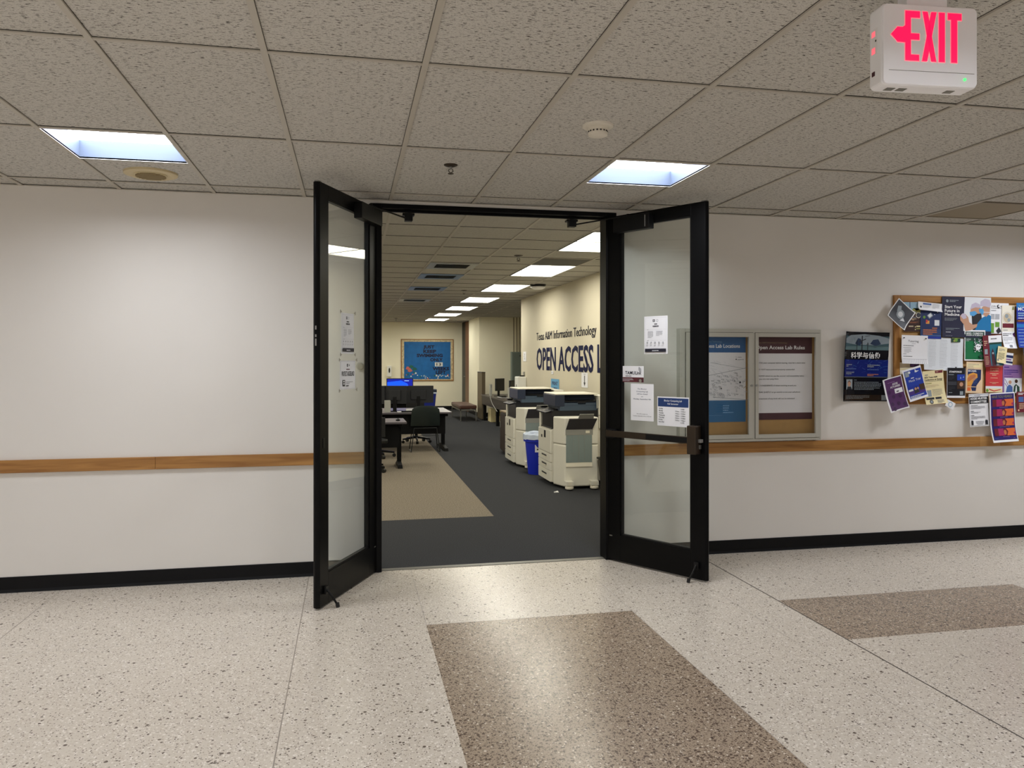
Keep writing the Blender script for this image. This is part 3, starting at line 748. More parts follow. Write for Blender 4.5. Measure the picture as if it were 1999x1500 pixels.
random.seed(11)
for i in range(34):
    u, v = random.uniform(.08, .92), random.uniform(.39, .62); a = random.uniform(-1.2, .6); l = random.uniform(.03, .12)
    p.line(u, v, min(.99, u + l * math.cos(a)), v + l * math.sin(a) * .7, .0016, random.choice(['pcyan', 'pblue', 'bluesoft']))
p.text('科学与信仰', .20, .372, .066, 'white', width=.63, bold=.02)
for (u, v, n, wd) in ((.07, .46, 2, .18), (.07, .52, 1, .42), (.07, .57, 2, .24), (.56, .465, 2, .30), (.56, .53, 1, .38)): p.words(u, v, u + wd, v + .022 * n, n, 'bluesoft' if n == 1 else 'pgrey', thick=.55)
p.words(.56, .60, .84, .635, 2, 'rust', thick=.6)
p.rect(0, .648, 1, .652, 'pgrey'); p.rect(.08, .685, .245, .83, 'pgrey'); p.disc(.165, .745, .042, 'skin', rv=.045); p.poly([(.10, .83), (.12, .79), (.21, .79), (.24, .83)], 'pk'); p.poly([(.125, .725), (.165, .697), (.205, .725), (.205, .735), (.165, .715), (.125, .735)], 'pbrown')
p.words(.285, .688, .36, .70, 1, 'pgrey', thick=.6); p.words(.285, .715, .93, .84, 6, 'pgrey', thick=.35)
p.rect(.02, .905, 1, .985, 'gloss_brown'); p.words(.06, .915, .7, .97, 3, 'pgrey', thick=.25); p.rect(.86, .91, .965, .985, 'pgrey')
flyer(p, 'faith_poster', 4.199, WY - .008, 1.494, -.8, 'large glossy blue-black poster with a cross taped left of the cork board', 'poster', None)

p = Print(.193, .193, 'white', bend=curl(left=.02, bottom=.014)); p.rect(.04, .04, .96, .96, 'slate')
p.disc(.5, .5, .2, 'pgrey', n=14); p.poly([(.5, .28), (.72, .18), (.82, .32), (.6, .46)], 'pgrey'); p.disc(.5, .5, .12, 'sheet'); p.poly([(.26, .62), (.46, .70), (.36, .84)], 'sheet')
flyer(p, 'diamond_sticker', 4.493, FY - .052, 1.931, 50.7, 'dark grey square sticker hung as a diamond over the top left board corner', 'sticker')
p = Print(.167, .249, 'espresso', bend=curl()); p.rect(0, 0, .34, .40, 'sky'); p.rect(.34, 0, .38, .40, 'steelblue'); p.rect(.38, 0, 1, .38, 'sky'); p.poly([(.38, .38), (.55, .2), (.75, .3), (1, .22), (1, .40), (.38, .40)], 'olive')
p.ring(.62, .42, .17, .03, 'pgrey'); p.ring(.85, .44, .15, .03, 'cream_pale'); p.disc(.85, .44, .12, 'slate'); p.words(.45, .55, .8, .62, 2, 'peach', thick=.5); p.words(.35, .66, .95, .72, 2, 'rust', thick=.4)
p.rect(.28, .80, .55, .84, 'tan'); p.rect(.72, .80, .94, .84, 'cream'); p.rect(.72, .88, .94, .92, 'olive'); p.disc(.66, .84, .03, 'cream'); p.disc(.66, .93, .03, 'cream')
flyer(p, 'brown_flyer', 4.649, FY, 1.914, .3, 'dark brown flyer half hidden behind the diamond sticker')
p = Print(.233, .07, 'paper', bend=curl(bottom=.014, bl=.01)); p.rect(.2, .1, .55, .3, 'bluesoft'); p.words(.2, .36, .55, .7, 4, 'ink_pale', thick=.4); p.words(.6, .1, .95, .7, 6, 'ink_pale', thick=.4); p.rect(.08, .5, .15, .7, 'ink')
flyer(p, 'slip', 4.810, FY - .012, 2.000, -4.5, 'small crumpled white slip above the navy QR-less career flyer'.replace('QR-less ', ''), 'slip of paper')
p = Print(.205, .24, 'steelblue', bend=curl()); p.rect(.03, .01, .97, .66, 'navy'); p.poly([(.30, .18), (.48, .06), (.6, .18), (.42, .29)], 'pgrey'); p.poly([(.34, .17), (.47, .09), (.54, .18), (.42, .25)], 'sheet'); p.disc(.17, .24, .06, 'lime'); p.rect(.25, .36, .42, .47, 'amber'); p.rect(.25, .33, .33, .43, 'red'); p.disc(.66, .14, .02, 'white'); p.disc(.8, .05, .02, 'white')
p.rect(.66, .33, .89, .53, 'sheet'); p.words(.42, .58, .93, .64, 1, 'rust', thick=.7, align='C'); p.words(.12, .65, .93, .86, 3, 'rust', thick=.6); p.rect(.03, .87, .97, .9, 'bluesoft'); p.rect(.3, .92, .97, .99, 'pblue')
flyer(p, 'department_flyer', 4.827, FY - .004, 1.849, -1, 'navy flyer with orange lines of print between the brown and the medicine flyers')
p = Print(.488, .348, 'deep_navy', bend=curl(bottom=.006), step=10)
p.poly([(.46, 0), (1, 0), (1, .84), (.43, .84)], 'sheet'); p.poly([(.46, 0), (1, 0), (1, .3), (.455, .34)], 'paper_grey')
p.poly([(.62, .84), (.60, .42), (.66, .36), (.80, .40), (.82, .62), (.70, .84)], 'darkcloth'); p.poly([(.58, .30), (.63, .20), (.72, .18), (.79, .26), (.78, .40), (.62, .42), (.57, .38)], 'skin'); p.poly([(.57, .30), (.60, .18), (.68, .13), (.76, .17), (.79, .26), (.68, .25)], 'hat'); p.poly([(.56, .37), (.67, .34), (.72, .40), (.64, .47), (.57, .45)], 'mask')
p.poly([(.66, .84), (.72, .64), (.82, .50), (.95, .42), (1, .46), (1, .84)], 'scrub'); p.poly([(.80, .26), (.86, .20), (.98, .22), (.97, .40), (.90, .48), (.82, .42)], 'skin'); p.poly([(.77, .22), (.78, .10), (.87, .03), (.97, .06), (1, .16), (.97, .25), (.88, .22)], 'hat'); p.poly([(.745, .29), (.83, .28), (.86, .36), (.82, .44), (.755, .36)], 'mask'); p.line(.84, .36, .98, .37, .004, 'white')
p.poly([(.36, .47), (.40, .42), (.47, .42), (.53, .50), (.55, .62), (.62, .68), (.72, .66), (.70, .74), (.58, .82), (.47, .84), (.44, .68), (.37, .58)], 'skin'); p.poly([(.37, .47), (.42, .40), (.48, .44), (.50, .52), (.43, .55)], 'hat')
p.disc(.10, .11, .026, 'pgrey'); p.words(.15, .075, .37, .135, 2, 'pgrey', thick=.55)
p.text('Start Your', .05, .285, .070, 'white', width=.345, bold=.02); p.text('Future in', .05, .38, .070, 'white', width=.30, bold=.02); p.text('Medicine', .05, .472, .070, 'white', width=.30, bold=.02)
p.words(.05, .52, .33, .60, 3, 'pgrey', thick=.35); p.words(.07, .765, .38, .83, 2, 'pgrey', thick=.35); p.words(.07, .86, .23, .88, 1, 'sheet', thick=.7); p.words(.06, .95, .38, .975, 1, 'ink_soft', thick=.4)
flyer(p, 'medicine_flyer', 5.175, FY - .008, 1.916, -.5, 'wide navy Start Your Future in Medicine flyer with surgeons, top of the cork board')
p = Print(.195, .266, 'paper', bend=curl()); p.text('JOIN', .08, .14, .06, 'ink', width=.25); p.disc(.46, .11, .08, 'ink'); p.disc(.49, .10, .045, 'paper'); p.text('N', .58, .14, .06, 'ink', width=.08); p.rect(.05, .17, .6, .18, 'ink'); p.words(.04, .22, .5, .27, 1, 'ink_soft')
for u, v in ((.04, .36), (.30, .36), (.30, .62)): p.rect(u, v, u + .22, v + .17, 'ink_pale')
p.rect(.03, .66, .24, .98, 'lime'); p.rect(.30, .62, .52, .78, 'lime'); p.poly([(.35, .9), (.5, .78), (.62, .92), (.45, 1)], 'ink')
flyer(p, 'join_flyer', 5.509, FY, 1.910, -1, 'white JOIN flyer with a green block right of the surgeons')
p = Print(.129, .373, 'cream_pale', bend=curl(bottom=.03)); p.poly([(.85, .02), (.93, .02), (.97, .1), (.81, .1)], 'olive'); p.ring(.45, .29, .40, .02, 'ink_pale'); p.disc(.45, .29, .33, 'tan'); p.disc(.38, .25, .14, 'pgrey'); p.disc(.55, .34, .12, 'pgrey'); p.rect(.06, .42, .94, .52, 'wine'); p.words(.1, .55, .9, .6, 1, 'ink_pale')
p.rect(0, .61, 1, 1, 'paper'); p.words(.05, .64, .9, .72, 2, 'ink', thick=.5); p.words(.05, .74, .9, .84, 4, 'ink_soft'); p.words(.1, .86, .9, .9, 2, 'ink_soft'); p.rect(.45, .92, .68, .98, 'ink_soft'); p.poly([(.82, .66), (1, .62), (1, .74), (.9, .72)], 'purple')
flyer(p, 'globe_leaflet', 5.596, FY - .006, 1.837, -.4, 'tall narrow cream leaflet with a grey globe and wine-red bar')
p = Print(.288, .388, 'pblue', bend=curl(left=.012, bottom=.025)); p.rect(0, 0, 1, .12, 'pcyan'); p.text('Your', .08, .085, .045, 'sky', width=.28); p.text('MCAT', .06, .17, .075, 'white', width=.5, bold=.02); p.words(.06, .2, .9, .30, 2, 'sky', thick=.6); p.words(.06, .32, .9, .36, 1, 'white'); p.rect(0, .37, 1, .43, 'dim_maroon'); p.words(.06, .38, .7, .42, 1, 'rust')
p.rect(0, .47, 1, 1, 'cobalt'); p.rect(0, .47, 1, .55, 'pcyan')
for i in range(6): p.words(.06, .58 + .07 * i, .9, .61 + .07 * i, 1, 'sky', thick=.5)
flyer(p, 'test_prep_flyer', 5.802, FY - .02, 1.852, .5, 'bright blue flyer at the right edge of the view, right of the tall cream leaflet')
p = Print(.25, .24, 'paper', bend=curl(left=.01, right=.012, bottom=.015)); p.text('Tutoring', .48, .24, .075, 'ink', 'C', width=.40); p.words(.3, .27, .7, .31, 1, 'ink_pale', align='C'); p.words(.08, .34, .95, .38, 1, 'ink_soft', thick=.6); p.words(.08, .42, .55, .45, 1, 'ink_soft'); p.words(.12, .47, .45, .62, 4, 'ink_pale'); p.words(.08, .64, .4, .68, 1, 'ink_soft'); p.words(.08, .72, .7, .76, 1, 'ink', thick=.5)
for i in range(14): p.line(.05 + .067 * i, .83, .05 + .067 * i, .995, .0012, 'ink_soft')
p.line(.03, .83, .97, .83, .0012, 'ink_soft')
flyer(p, 'tutoring_flyer', 4.650, FY - .014, 1.637, -1.5, 'white Tutoring sheet with tear-off tabs below the brown flyer', pins=((.08, .10, 'black'), (.92, .10, 'black')))
p = Print(.385, .28, 'sheet', bend=curl(bottom=.012)); 
for i in range(3): p.words(.12 + .28 * i, .06, .36 + .28 * i, .93, 20, 'ink_pale', fill=.8, thick=.22)
flyer(p, 'phone_list_sheet'.replace('phone_', 'text_'), 4.950, FY - .003, 1.600, -2.5, 'large white sheet of fine print in the middle of the cork board', 'sheet of paper')
p = Print(.086, .041, 'green_dark'); p.disc(.5, .5, .2, 'lime'); p.disc(.3, .7, .12, 'olive'); p.rect(.05, .1, .95, .2, 'olive')
flyer(p, 'green_card', 5.068, FY - .010, 1.722, 0, 'small dark green card pinned below the medicine flyer', 'card')
p = Print(.202, .262, 'paper', bend=curl(right=.006)); p.rect(.04, .05, .96, .96, 'green'); p.rect(.04, .05, .96, .36, 'green_dark'); p.text('MEES- CLEMSON', .09, .13, .05, 'white', width=.8, bold=.02); p.text('ENGR & SCIENCE', .09, .19, .045, 'white', width=.8, bold=.02); p.words(.08, .27, .36, .37, 3, 'sheet', thick=.35)
random.seed(5)
for i in range(70): u, v = random.uniform(.42, .8), random.uniform(.28, .70); p.rect(u, v, u + .05, v + .03, random.choice(['sheet', 'ink', 'pgrey', 'paper']))
p.disc(.62, .55, .13, 'paper'); p.disc(.58, .53, .025, 'ink'); p.disc(.67, .54, .025, 'ink'); p.disc(.76, .85, .08, 'green_dark')
flyer(p, 'green_flyer', 5.251, FY - .012, 1.675, -.4, 'green engineering and science tutoring flyer with a white border')
p = Print(.19, .270, 'wine', bend=curl(bottom=.012)); p.rect(.30, .02, 1, .26, 'paper'); p.words(.42, .09, .9, .14, 1, 'ink', thick=.7); p.rect(.32, .24, 1, .30, 'green_dark'); p.rect(.34, .30, .98, .98, 'tealp'); p.poly([(.38, .98), (.42, .55), (.5, .42), (.58, .6), (.6, .98)], 'dim_maroon'); p.poly([(.62, .98), (.66, .62), (.72, .60), (.76, .98)], 'pgrey'); p.disc(.5, .58, .05, 'pgrey'); p.rect(.06, .44, .22, .60, 'pgrey'); p.words(.05, .16, .26, .34, 3, 'peach', thick=.4); p.words(.05, .66, .28, .94, 6, 'peach', thick=.3)
flyer(p, 'maroon_leaflet', 5.417, FY - .030, 1.630, 3.5, 'maroon and teal leaflet lapping over the green flyer')
p = Print(.094, .142, 'cream', bend=curl(bottom=.008)); p.words(.12, .12, .9, .3, 3, 'ink_soft'); p.words(.12, .36, .9, .8, 6, 'ink'); p.rect(.06, .78, .2, .9, 'ink_soft')
flyer(p, 'cream_card', 5.494, FY - .045, 1.593, -9, 'small tilted cream card beside the maroon leaflet', 'card')
p = Print(.085, .105, 'paper'); p.rect(0, .2, 1, .42, 'navy'); p.rect(0, .7, 1, .86, 'navy'); p.rect(0, .5, .8, .62, 'lilac')
flyer(p, 'striped_slip', 5.607, FY - .002, 1.560, -7, 'small white slip with navy stripes above the lilac flyer', 'slip of paper')
p = Print(.14, .24, 'slate', bend=curl(left=.03, bottom=.03)); p.rect(.1, .15, .9, .5, 'pk'); p.line(.02, .05, .3, .95, .004, 'paper_grey')
flyer(p, 'dark_sheet', 5.765, FY - .048, 1.545, 10, 'dark grey curled sheet below the bright blue flyer', 'sheet of paper')
p = Print(.195, .10, 'cream_pale'); p.rect(0, .05, 1, .45, 'tan'); p.rect(.5, .12, .95, .4, 'purple_dark'); p.words(.54, .18, .9, .34, 2, 'lilac'); p.rect(0, .5, 1, .62, 'cream')
flyer(p, 'pale_slip', 4.627, FY, 1.480, 1.3, 'pale slip with a dark purple block between Tutoring and the blue flyer', 'slip of paper')
p = Print(.197, .278, 'paper', bend=curl(left=.02, bottom=.022, s=.6)); p.rect(.10, .03, .97, .965, 'purple'); p.text('AGGIE', .62, .235, .058, 'white', 'C', width=.27, bold=.02); p.text('ACTUARIES', .60, .315, .058, 'white', 'C', width=.5, bold=.02); p.rect(.54, .36, .92, .50, 'paper'); p.words(.62, .41, .85, .47, 1, 'ink', thick=.7)
for u, v in ((.24, .42), (.42, .58), (.74, .60), (.26, .78), (.58, .80), (.85, .86), (.3, .93)): p.disc(u, v, .085, 'purple_dark', n=8)
p.words(.25, .12, .85, .155, 1, 'lilac', thick=.5)
flyer(p, 'actuaries_flyer', 4.437, FY - .05, 1.268, 13.4, 'tilted purple flyer with white capitals hanging off the board lower left corner')
p = Print(.183, .272, 'paper', bend=curl(bottom=.012)); p.rect(.07, .06, .97, .93, 'cobalt'); p.rect(.07, .70, .97, .82, 'indigo'); p.rect(.07, .56, .97, .70, 'pblue'); p.rect(.10, .08, .3, .24, 'pgrey'); p.disc(.34, .12, .06, 'sheet'); p.poly([(.62, .16), (.66, .06), (.72, .12), (.86, .14), (.7, .17)], 'sheet'); p.words(.36, .28, .80, .33, 1, 'sheet', thick=.6); p.text('Mock Trial', .22, .42, .07, 'sheet', width=.62, slant=.1)
p.poly([(.36, .8), (.42, .62), (.56, .60), (.64, .78)], 'ink'); p.disc(.47, .66, .06, 'skin'); p.disc(.60, .66, .05, 'skin'); p.rect(.10, .64, .34, .70, 'sheet'); p.rect(.70, .56, .97, .74, 'pbrown'); p.words(.1, .84, .94, .92, 2, 'sheet', thick=.6)
flyer(p, 'mock_trial_flyer', 4.648, FY - .03, 1.351, 14.9, 'tilted blue Mock Trial flyer overlapping the purple one')
p = Print(.201, .282, 'cream', bend=curl(bottom=.02, br=.015)); p.rect(.6, .01, .97, .09, 'wine'); p.words(.64, .03, .94, .07, 1, 'peach'); p.words(.1, .09, .45, .15, 1, 'ink_soft'); p.text('2023 Texas A&M', .07, .215, .045, 'ink', width=.62, bold=.02); p.text('Conference on Energy', .07, .29, .048, 'ink', width=.86, bold=.02); p.rect(.07, .315, .93, .323, 'ink'); p.words(.07, .35, .9, .40, 1, 'olive'); p.words(.07, .42, .85, .50, 3, 'tan')
p.rect(.06, .58, .35, .77, 'pgrey'); p.words(.4, .56, .95, .76, 5, 'ink_soft', thick=.3); p.rect(.06, .80, .44, .86, 'ink'); p.rect(.5, .80, .78, .86, 'ink'); p.disc(.28, .925, .085, 'ink'); p.disc(.28, .925, .055, 'pgrey'); p.words(.56, .88, .9, .98, 4, 'ink_soft')
flyer(p, 'energy_flyer', 4.835, FY - .028, 1.320, 4.6, 'cream energy conference flyer at the bottom of the board')
p = Print(.181, .256, 'paper', bend=curl()); p.rect(.02, .0, .99, .93, 'pk'); p.text('STARFORGE', .12, .16, .055, 'white', width=.68, bold=.03); p.words(.08, .2, .6, .26, 1, 'pgrey'); p.words(.08, .28, .45, .40, 3, 'slate', thick=.4); p.rect(.55, .22, .96, .42, 'cobalt'); p.poly([(.7, .36), (.74, .29), (.78, .36)], 'sky'); p.poly([(.85, .34), (.9, .27), (.93, .32)], 'sky'); p.rect(.55, .44, .96, .70, 'pbrown'); p.disc(.78, .55, .1, 'skin'); p.rect(.05, .46, .52, .58, 'slate'); p.words(.05, .62, .5, .74, 3, 'slate'); p.rect(.70, .78, .88, .90, 'pgrey'); p.words(.1, .8, .6, .85, 1, 'pgrey')
flyer(p, 'black_flyer', 5.060, FY - .02, 1.355, -.7, 'black flyer with a blue picture below the fine-print sheet', pins=((.45, -.01, 'black'),))
p = Print(.173, .267, 'peach', bend=curl(left=.008)); p.rect(.04, .05, .96, .18, 'cream'); p.words(.1, .04, .85, .16, 2, 'tan', thick=.7); p.words(.08, .17, .7, .22, 1, 'tan', thick=.7); p.poly([(.10, .24), (.90, .24), (.90, .55), (.66, .75), (.62, .93), (.40, .93), (.10, .40)], 'navy'); p.text('BICAME.', .14, .315, .05, 'white', width=.5, bold=.03)
p.poly([(.08, .55), (.16, .40), (.45, .34), (.68, .38), (.70, .50), (.50, .60), (.36, .75), (.32, .93), (.12, .93)], 'amber'); p.poly([(.12, .52), (.3, .43), (.55, .40), (.62, .46), (.4, .55), (.25, .62), (.12, .64)], 'rust'); p.rect(.1, .76, .3, .80, 'orange'); p.rect(.1, .83, .3, .93, 'orange'); p.words(.42, .5, .74, .72, 6, 'bluesoft', thick=.3); p.rect(.1, .79, .9, .81, 'peach')
flyer(p, 'peach_flyer', 5.242, FY - .015, 1.399, -1.9, 'peach flyer with an amber swirl on navy beside the black flyer')
p = Print(.171, .222, 'red', bend=curl()); p.text('SPANISH', .5, .10, .055, 'peach', 'C', width=.5); p.text('CLASSES', .5, .19, .055, 'peach', 'C', width=.5); p.words(.2, .24, .8, .36, 2, 'peach', align='C'); p.words(.15, .42, .85, .46, 1, 'peach', align='C'); p.words(.2, .6, .8, .68, 2, 'peach', align='C'); p.rect(0, .76, 1, .85, 'paper_grey'); p.rect(0, .85, 1, 1, 'cream'); p.poly([(.2, .86), (.5, .93), (.9, .87), (.9, .9), (.5, .97), (.2, .9)], 'red'); p.disc(.1, .93, .08, 'lime')
flyer(p, 'red_flyer', 5.455, FY - .004, 1.381, -1.2, 'red Spanish classes flyer right of the peach flyer')
p = Print(.199, .245, 'lilac', bend=curl()); p.words(.06, .05, .68, .11, 1, 'indigo', thick=.7); p.words(.06, .16, .9, .36, 3, 'indigo', thick=.5); p.words(.06, .40, .9, .44, 1, 'purple'); p.rect(.08, .47, .98, 1, 'sheet'); p.line(.1, .5, .3, .75, .006, 'lilac'); p.line(.1, .65, .25, .8, .006, 'lilac')
p.poly([(.16, 1), (.22, .78), (.36, .70), (.50, .78), (.52, 1)], 'bluesoft'); p.disc(.37, .62, .08, 'skin'); p.poly([(.54, 1), (.58, .76), (.68, .68), (.86, .78), (.88, 1)], 'green_dark'); p.disc(.69, .58, .08, 'pbrown'); p.poly([(.64, 1), (.67, .74), (.72, .74), (.74, 1)], 'sheet')
flyer(p, 'lilac_flyer', 5.646, FY - .001, 1.385, -1.4, 'lilac flyer with a picture of two men in suits')
p = Print(.211, .280, 'paper', bend=curl(left=.012, bottom=.008)); p.frame(.02, .02, .98, .98, .012, 'slate'); p.rect(.06, .03, .94, .07, 'paper_grey'); p.words(.3, .04, .85, .065, 1, 'ink', thick=.6); p.rect(.03, .09, .97, .30, 'ink'); p.text('AGGIE MUSTER', .5, .175, .065, 'white', 'C', width=.84, bold=.03); p.text('COMMITTEE', .5, .275, .065, 'white', 'C', width=.78, bold=.03)
p.words(.1, .34, .8, .37, 1, 'ink', thick=.5); p.words(.1, .38, .92, .47, 4, 'ink_soft'); p.words(.1, .51, .4, .54, 1, 'ink', thick=.6); p.words(.1, .55, .7, .6, 2, 'ink_soft'); p.words(.1, .64, .5, .67, 1, 'ink', thick=.6); p.words(.1, .68, .92, .78, 4, 'ink_soft'); p.words(.3, .83, .75, .95, 4, 'ink_soft', align='C')
for u in (.14, .84): p.rect(u - .06, .83, u + .06, .95, 'ink'); p.disc(u - .02, .82, .025, 'ink'); p.disc(u + .03, .83, .025, 'ink')
flyer(p, 'muster_flyer', 5.285, FY - .018, 1.120, 2.0, 'white flyer with a black heading band hanging below the board')
p = Print(.262, .424, 'paper', bend=curl(bottom=.03, left=.006)); p.rect(.05, .025, .97, .955, 'violet'); p.text('HAVE YOU HEARD?', .5, .105, .055, 'olive', 'C', width=.80, bold=.0)
for i in range(4):
    v = .135 + .197 * i; p.rect(.12, v, .62, v + .145, 'magenta'); p.rect(.12, v, .28, v + .145, 'wine'); p.rect(.60, v, .93, v + .145, 'orange'); p.poly([(.48, v), (.58, v), (.66, v + .06), (.60, v + .145), (.52, v + .145)], 'wine'); p.disc(.54, v + .08, .05, 'rust', rv=.05); p.disc(.9, v + .10, .04, 'magenta'); p.words(.25, v + .155, .85, v + .175, 1, 'lilac', thick=.5, align='C')
p.words(.08, .915, .3, .93, 1, 'pcyan'); p.words(.82, .915, .95, .93, 1, 'lilac')
flyer(p, 'heard_flyer', 5.515, FY - .03, 1.056, 2.2, 'tall navy, magenta and orange Have You Heard flyer reaching down over the chair rail')
p = Print(.17, .18, 'wine'); p.words(.1, .04, .7, .16, 2, 'white', thick=.6); p.rect(.12, .25, .42, .5, 'bluesoft'); p.words(.15, .55, .8, .85, 5, 'peach'); p.disc(.12, .9, .05, 'peach')
flyer(p, 'maroon_flyer', 5.770, FY - .004, 1.184, .8, 'maroon flyer with a blue square below the right end of the board')
p = Print(.088, .06, 'paper'); p.disc(.5, .5, .25, 'sky'); p.disc(.5, .5, .18, 'paper')
flyer(p, 'white_card', 5.008, FY - .014, 1.170, -26, 'small white card corner poking out under the black flyer', 'card')

# ------------------------------------------------------------------ computing lab behind the doors
LX0, LXR, LYB, LYE = -6.0, 3.245, 24.2, 14.67
b = MB()
fx = lambda y: 1.40 + .0065 * (y - 7.6)
b.face([(LX0, WY + .075, 0), (3.3, WY + .075, 0), (3.3, 7.58, 0), (LX0, 7.58, 0)], 'carpet_charcoal')
b.face([(fx(7.58), 7.58, 0), (6.2, 7.58, 0), (6.2, LYB + .1, 0), (fx(LYB), LYB + .1, 0)], 'carpet_charcoal')
b.face([(LX0, 7.58, 0), (fx(7.58), 7.58, 0), (fx(LYB), LYB + .1, 0), (LX0, LYB + .1, 0)], 'carpet_beige')
b.box((LX0, WY + .075, -.1), (6.2, LYB + .1, -.006), 'carpet_charcoal')
struct(b.build('floor_lab'), 'carpeted lab floor, charcoal aisle around a beige field')

GLX, GLY, TX, TY = .93, 6.755, .613, .627
lab_lights = []
for k in range(7):
    for cx in (2, -3, -8): lab_lights.append((cx, 4 * k))
open2 = set()
for (cx, cy) in lab_lights: open2 |= {(cx, cy), (cx, cy + 1)}
diffs = [(0, 4, 'bright metal air diffuser nearest the door in the lab ceiling'), (0, 6, 'air diffuser with pale blue edges, second from the door in the lab ceiling'), (0, 9, 'air diffuser, third from the door in the lab ceiling'), (0, 13, 'dull air diffuser, fourth from the door in the lab ceiling')]
b = MB(); LZ = CH + .006
ja, jb = -12, 9
for j in range(ja, jb):
    for k in range(-2, 29):
        if (j, k) in open2: continue
        xa, xb, ya, yb = GLX + TX * j, GLX + TX * (j + 1), max(WY + .13, GLY + TY * k), min(LYB, GLY + TY * (k + 1))
        if yb <= ya or xa > 6.2: continue
        b.face([(xa, ya, LZ), (xb, ya, LZ), (xb, yb, LZ), (xa, yb, LZ)], 'lab_ceiling_tile')
for j in range(ja, jb + 1): b.box((GLX + TX * j - .012, WY + .13, CH), (GLX + TX * j + .012, LYB, CH + .0058), 'grid_metal')
for k in range(-1, 29):
    y = GLY + TY * k
    if y < LYB:
        b.box((LX0, y - .01, CH + .0008), (6.2, y + .01, CH + .0058), 'grid_metal'); b.box((LX0, y - .013, CH + .003), (6.2, y - .01, CH + .0059), 'gap_and_shade')  # dark strip paints the tee's shadow line on the lab tiles
b.box((LX0, WY + .13, CH + .25), (6.2, LYB, CH + .3), 'lab_wall_plain')
struct(b.build('ceiling_lab'), 'lab drop ceiling of square tiles')

b = MB(); b.box((LXR, WY + .13, 0), (LXR + .18, LYE, CH + .05), 'lab_wall'); struct(b.build('wall_right_lab'), 'cream lab wall carrying the large blue lettering')
for nm, p, q, lb in (('wall_back_lab', (LX0, LYB, 0), (3.75, LYB + .1, CH + .05), 'cream back wall of the lab with the aquatic notice board'),
                     ('wall_left_lab', (LX0 - .1, WY + .13, 0), (LX0, LYB + .1, CH + .05), 'cream lab wall on the left side'),
                     ('wall_recess_back', (3.45, 20.9, 0), (6.3, 21.0, CH + .05), 'cream wall of the recess behind the computer desk'),
                     ('wall_recess_side', (3.45, 21.0, 0), (3.56, 22.76, CH + .05), 'pale end wall between the bench and the wooden door'),
                     ('wall_recess_right', (6.2, LYE, 0), (6.3, 20.9, CH + .05), 'cream side wall of the recess'),
                     ('wall_recess_front', (LXR + .18, LYE - .1, 0), (6.3, LYE, CH + .05), 'cream wall closing the recess')):
    struct(MB().box(p, q, 'lab_wall_lit').build(nm), lb)
b = MB()
b.box((LX0, LYB - .012, 0), (3.56, LYB, .11), 'base_vinyl'); b.box((LXR - .012, WY + .13, 0), (LXR, LYE, .11), 'base_vinyl'); b.box((3.438, 20.888, 0), (6.2, 20.9, .11), 'base_vinyl'); b.box((3.438, 20.9, 0), (3.45, 22.76, .11), 'base_vinyl')
struct(b.build('baseboard_lab'), 'black vinyl baseboard around the lab')
r = root('door_3', (3.45, 22.78, 0)); struct(r, 'brown wooden door with its shaded part coloured black, beside the bench at the back of the lab')
MB().box((.0, .0, .01), (.045, .70, 2.70), 'dark_wood').build('door_slab', r, bevel=.003)
MB().box((.004, .705, 0), (.06, 1.41, CH), 'black_satin').build('jamb_in_shade', r)  # black panel colours in the shade on the far jamb and door half
b = MB(); b.cyl((-.001, .62, 1.05), (-.05, .62, 1.05), .012, 'steel'); b.cyl((-.05, .635, 1.05), (-.05, .52, 1.05), .01, 'steel'); b.build('door_handle', r)

# lab lights
def lab_light(cx, cy, label):
    r = root('lab_light', (GLX + TX * cx, GLY + TY * cy, CH)); w, l = TX, 2 * TY; e = .022
    b = MB()
    for p, q in (((0, 0), (e, l)), ((w - e, 0), (w, l)), ((e, 0), (w - e, e)), ((e, l - e), (w - e, l))): b.box((p[0], p[1], -.003), (q[0], q[1], .03), 'black_satin' if p == (0, 0) else 'white')
    b.box((.001, .001, .031), (w - .001, l - .001, .04), 'white')
    b.build('frame', r)
    b = MB(); b.face([(e, e, .008), (e, l - e, .008), (w - e, l - e, .008), (w - e, e, .008)], 'lab_lamp')
    b.build('diffuser', r)
    b = MB()
    for i in range(1, 4): x = e + (w - 2 * e) * i / 4; b.box((x - .0015, e, .0045), (x + .0015, l - e, .007), 'lens_rib')
    for i in range(1, 8): y = e + (l - 2 * e) * i / 8; b.box((e, y - .0015, .0042), (w - e, y + .0015, .0068), 'lens_rib')
    b.build('lens_grid', r)
    tag(r, label, 'ceiling light', 'fluorescent lab lights'); return r
mat('lens_rib', (225, 226, 214), .5)
NTH = ['nearest the doors', 'second from the doors', 'third from the doors', 'fourth from the doors', 'fifth from the doors', 'sixth from the doors', 'farthest from the doors']
for (cx, cy) in lab_lights:
    k = cy // 4
    lab_light(cx, cy, 'lit fluorescent lab light along the lettered wall, ' + NTH[k] if cx == 2 else ('lit fluorescent light in the middle row of the lab, ' if cx == -3 else 'lit fluorescent light in the row along the left lab wall, ') + NTH[k])
mat('diff_metal', (176, 180, 176), .3, .6); mat('diff_blue', (120, 150, 188), .35, .3)
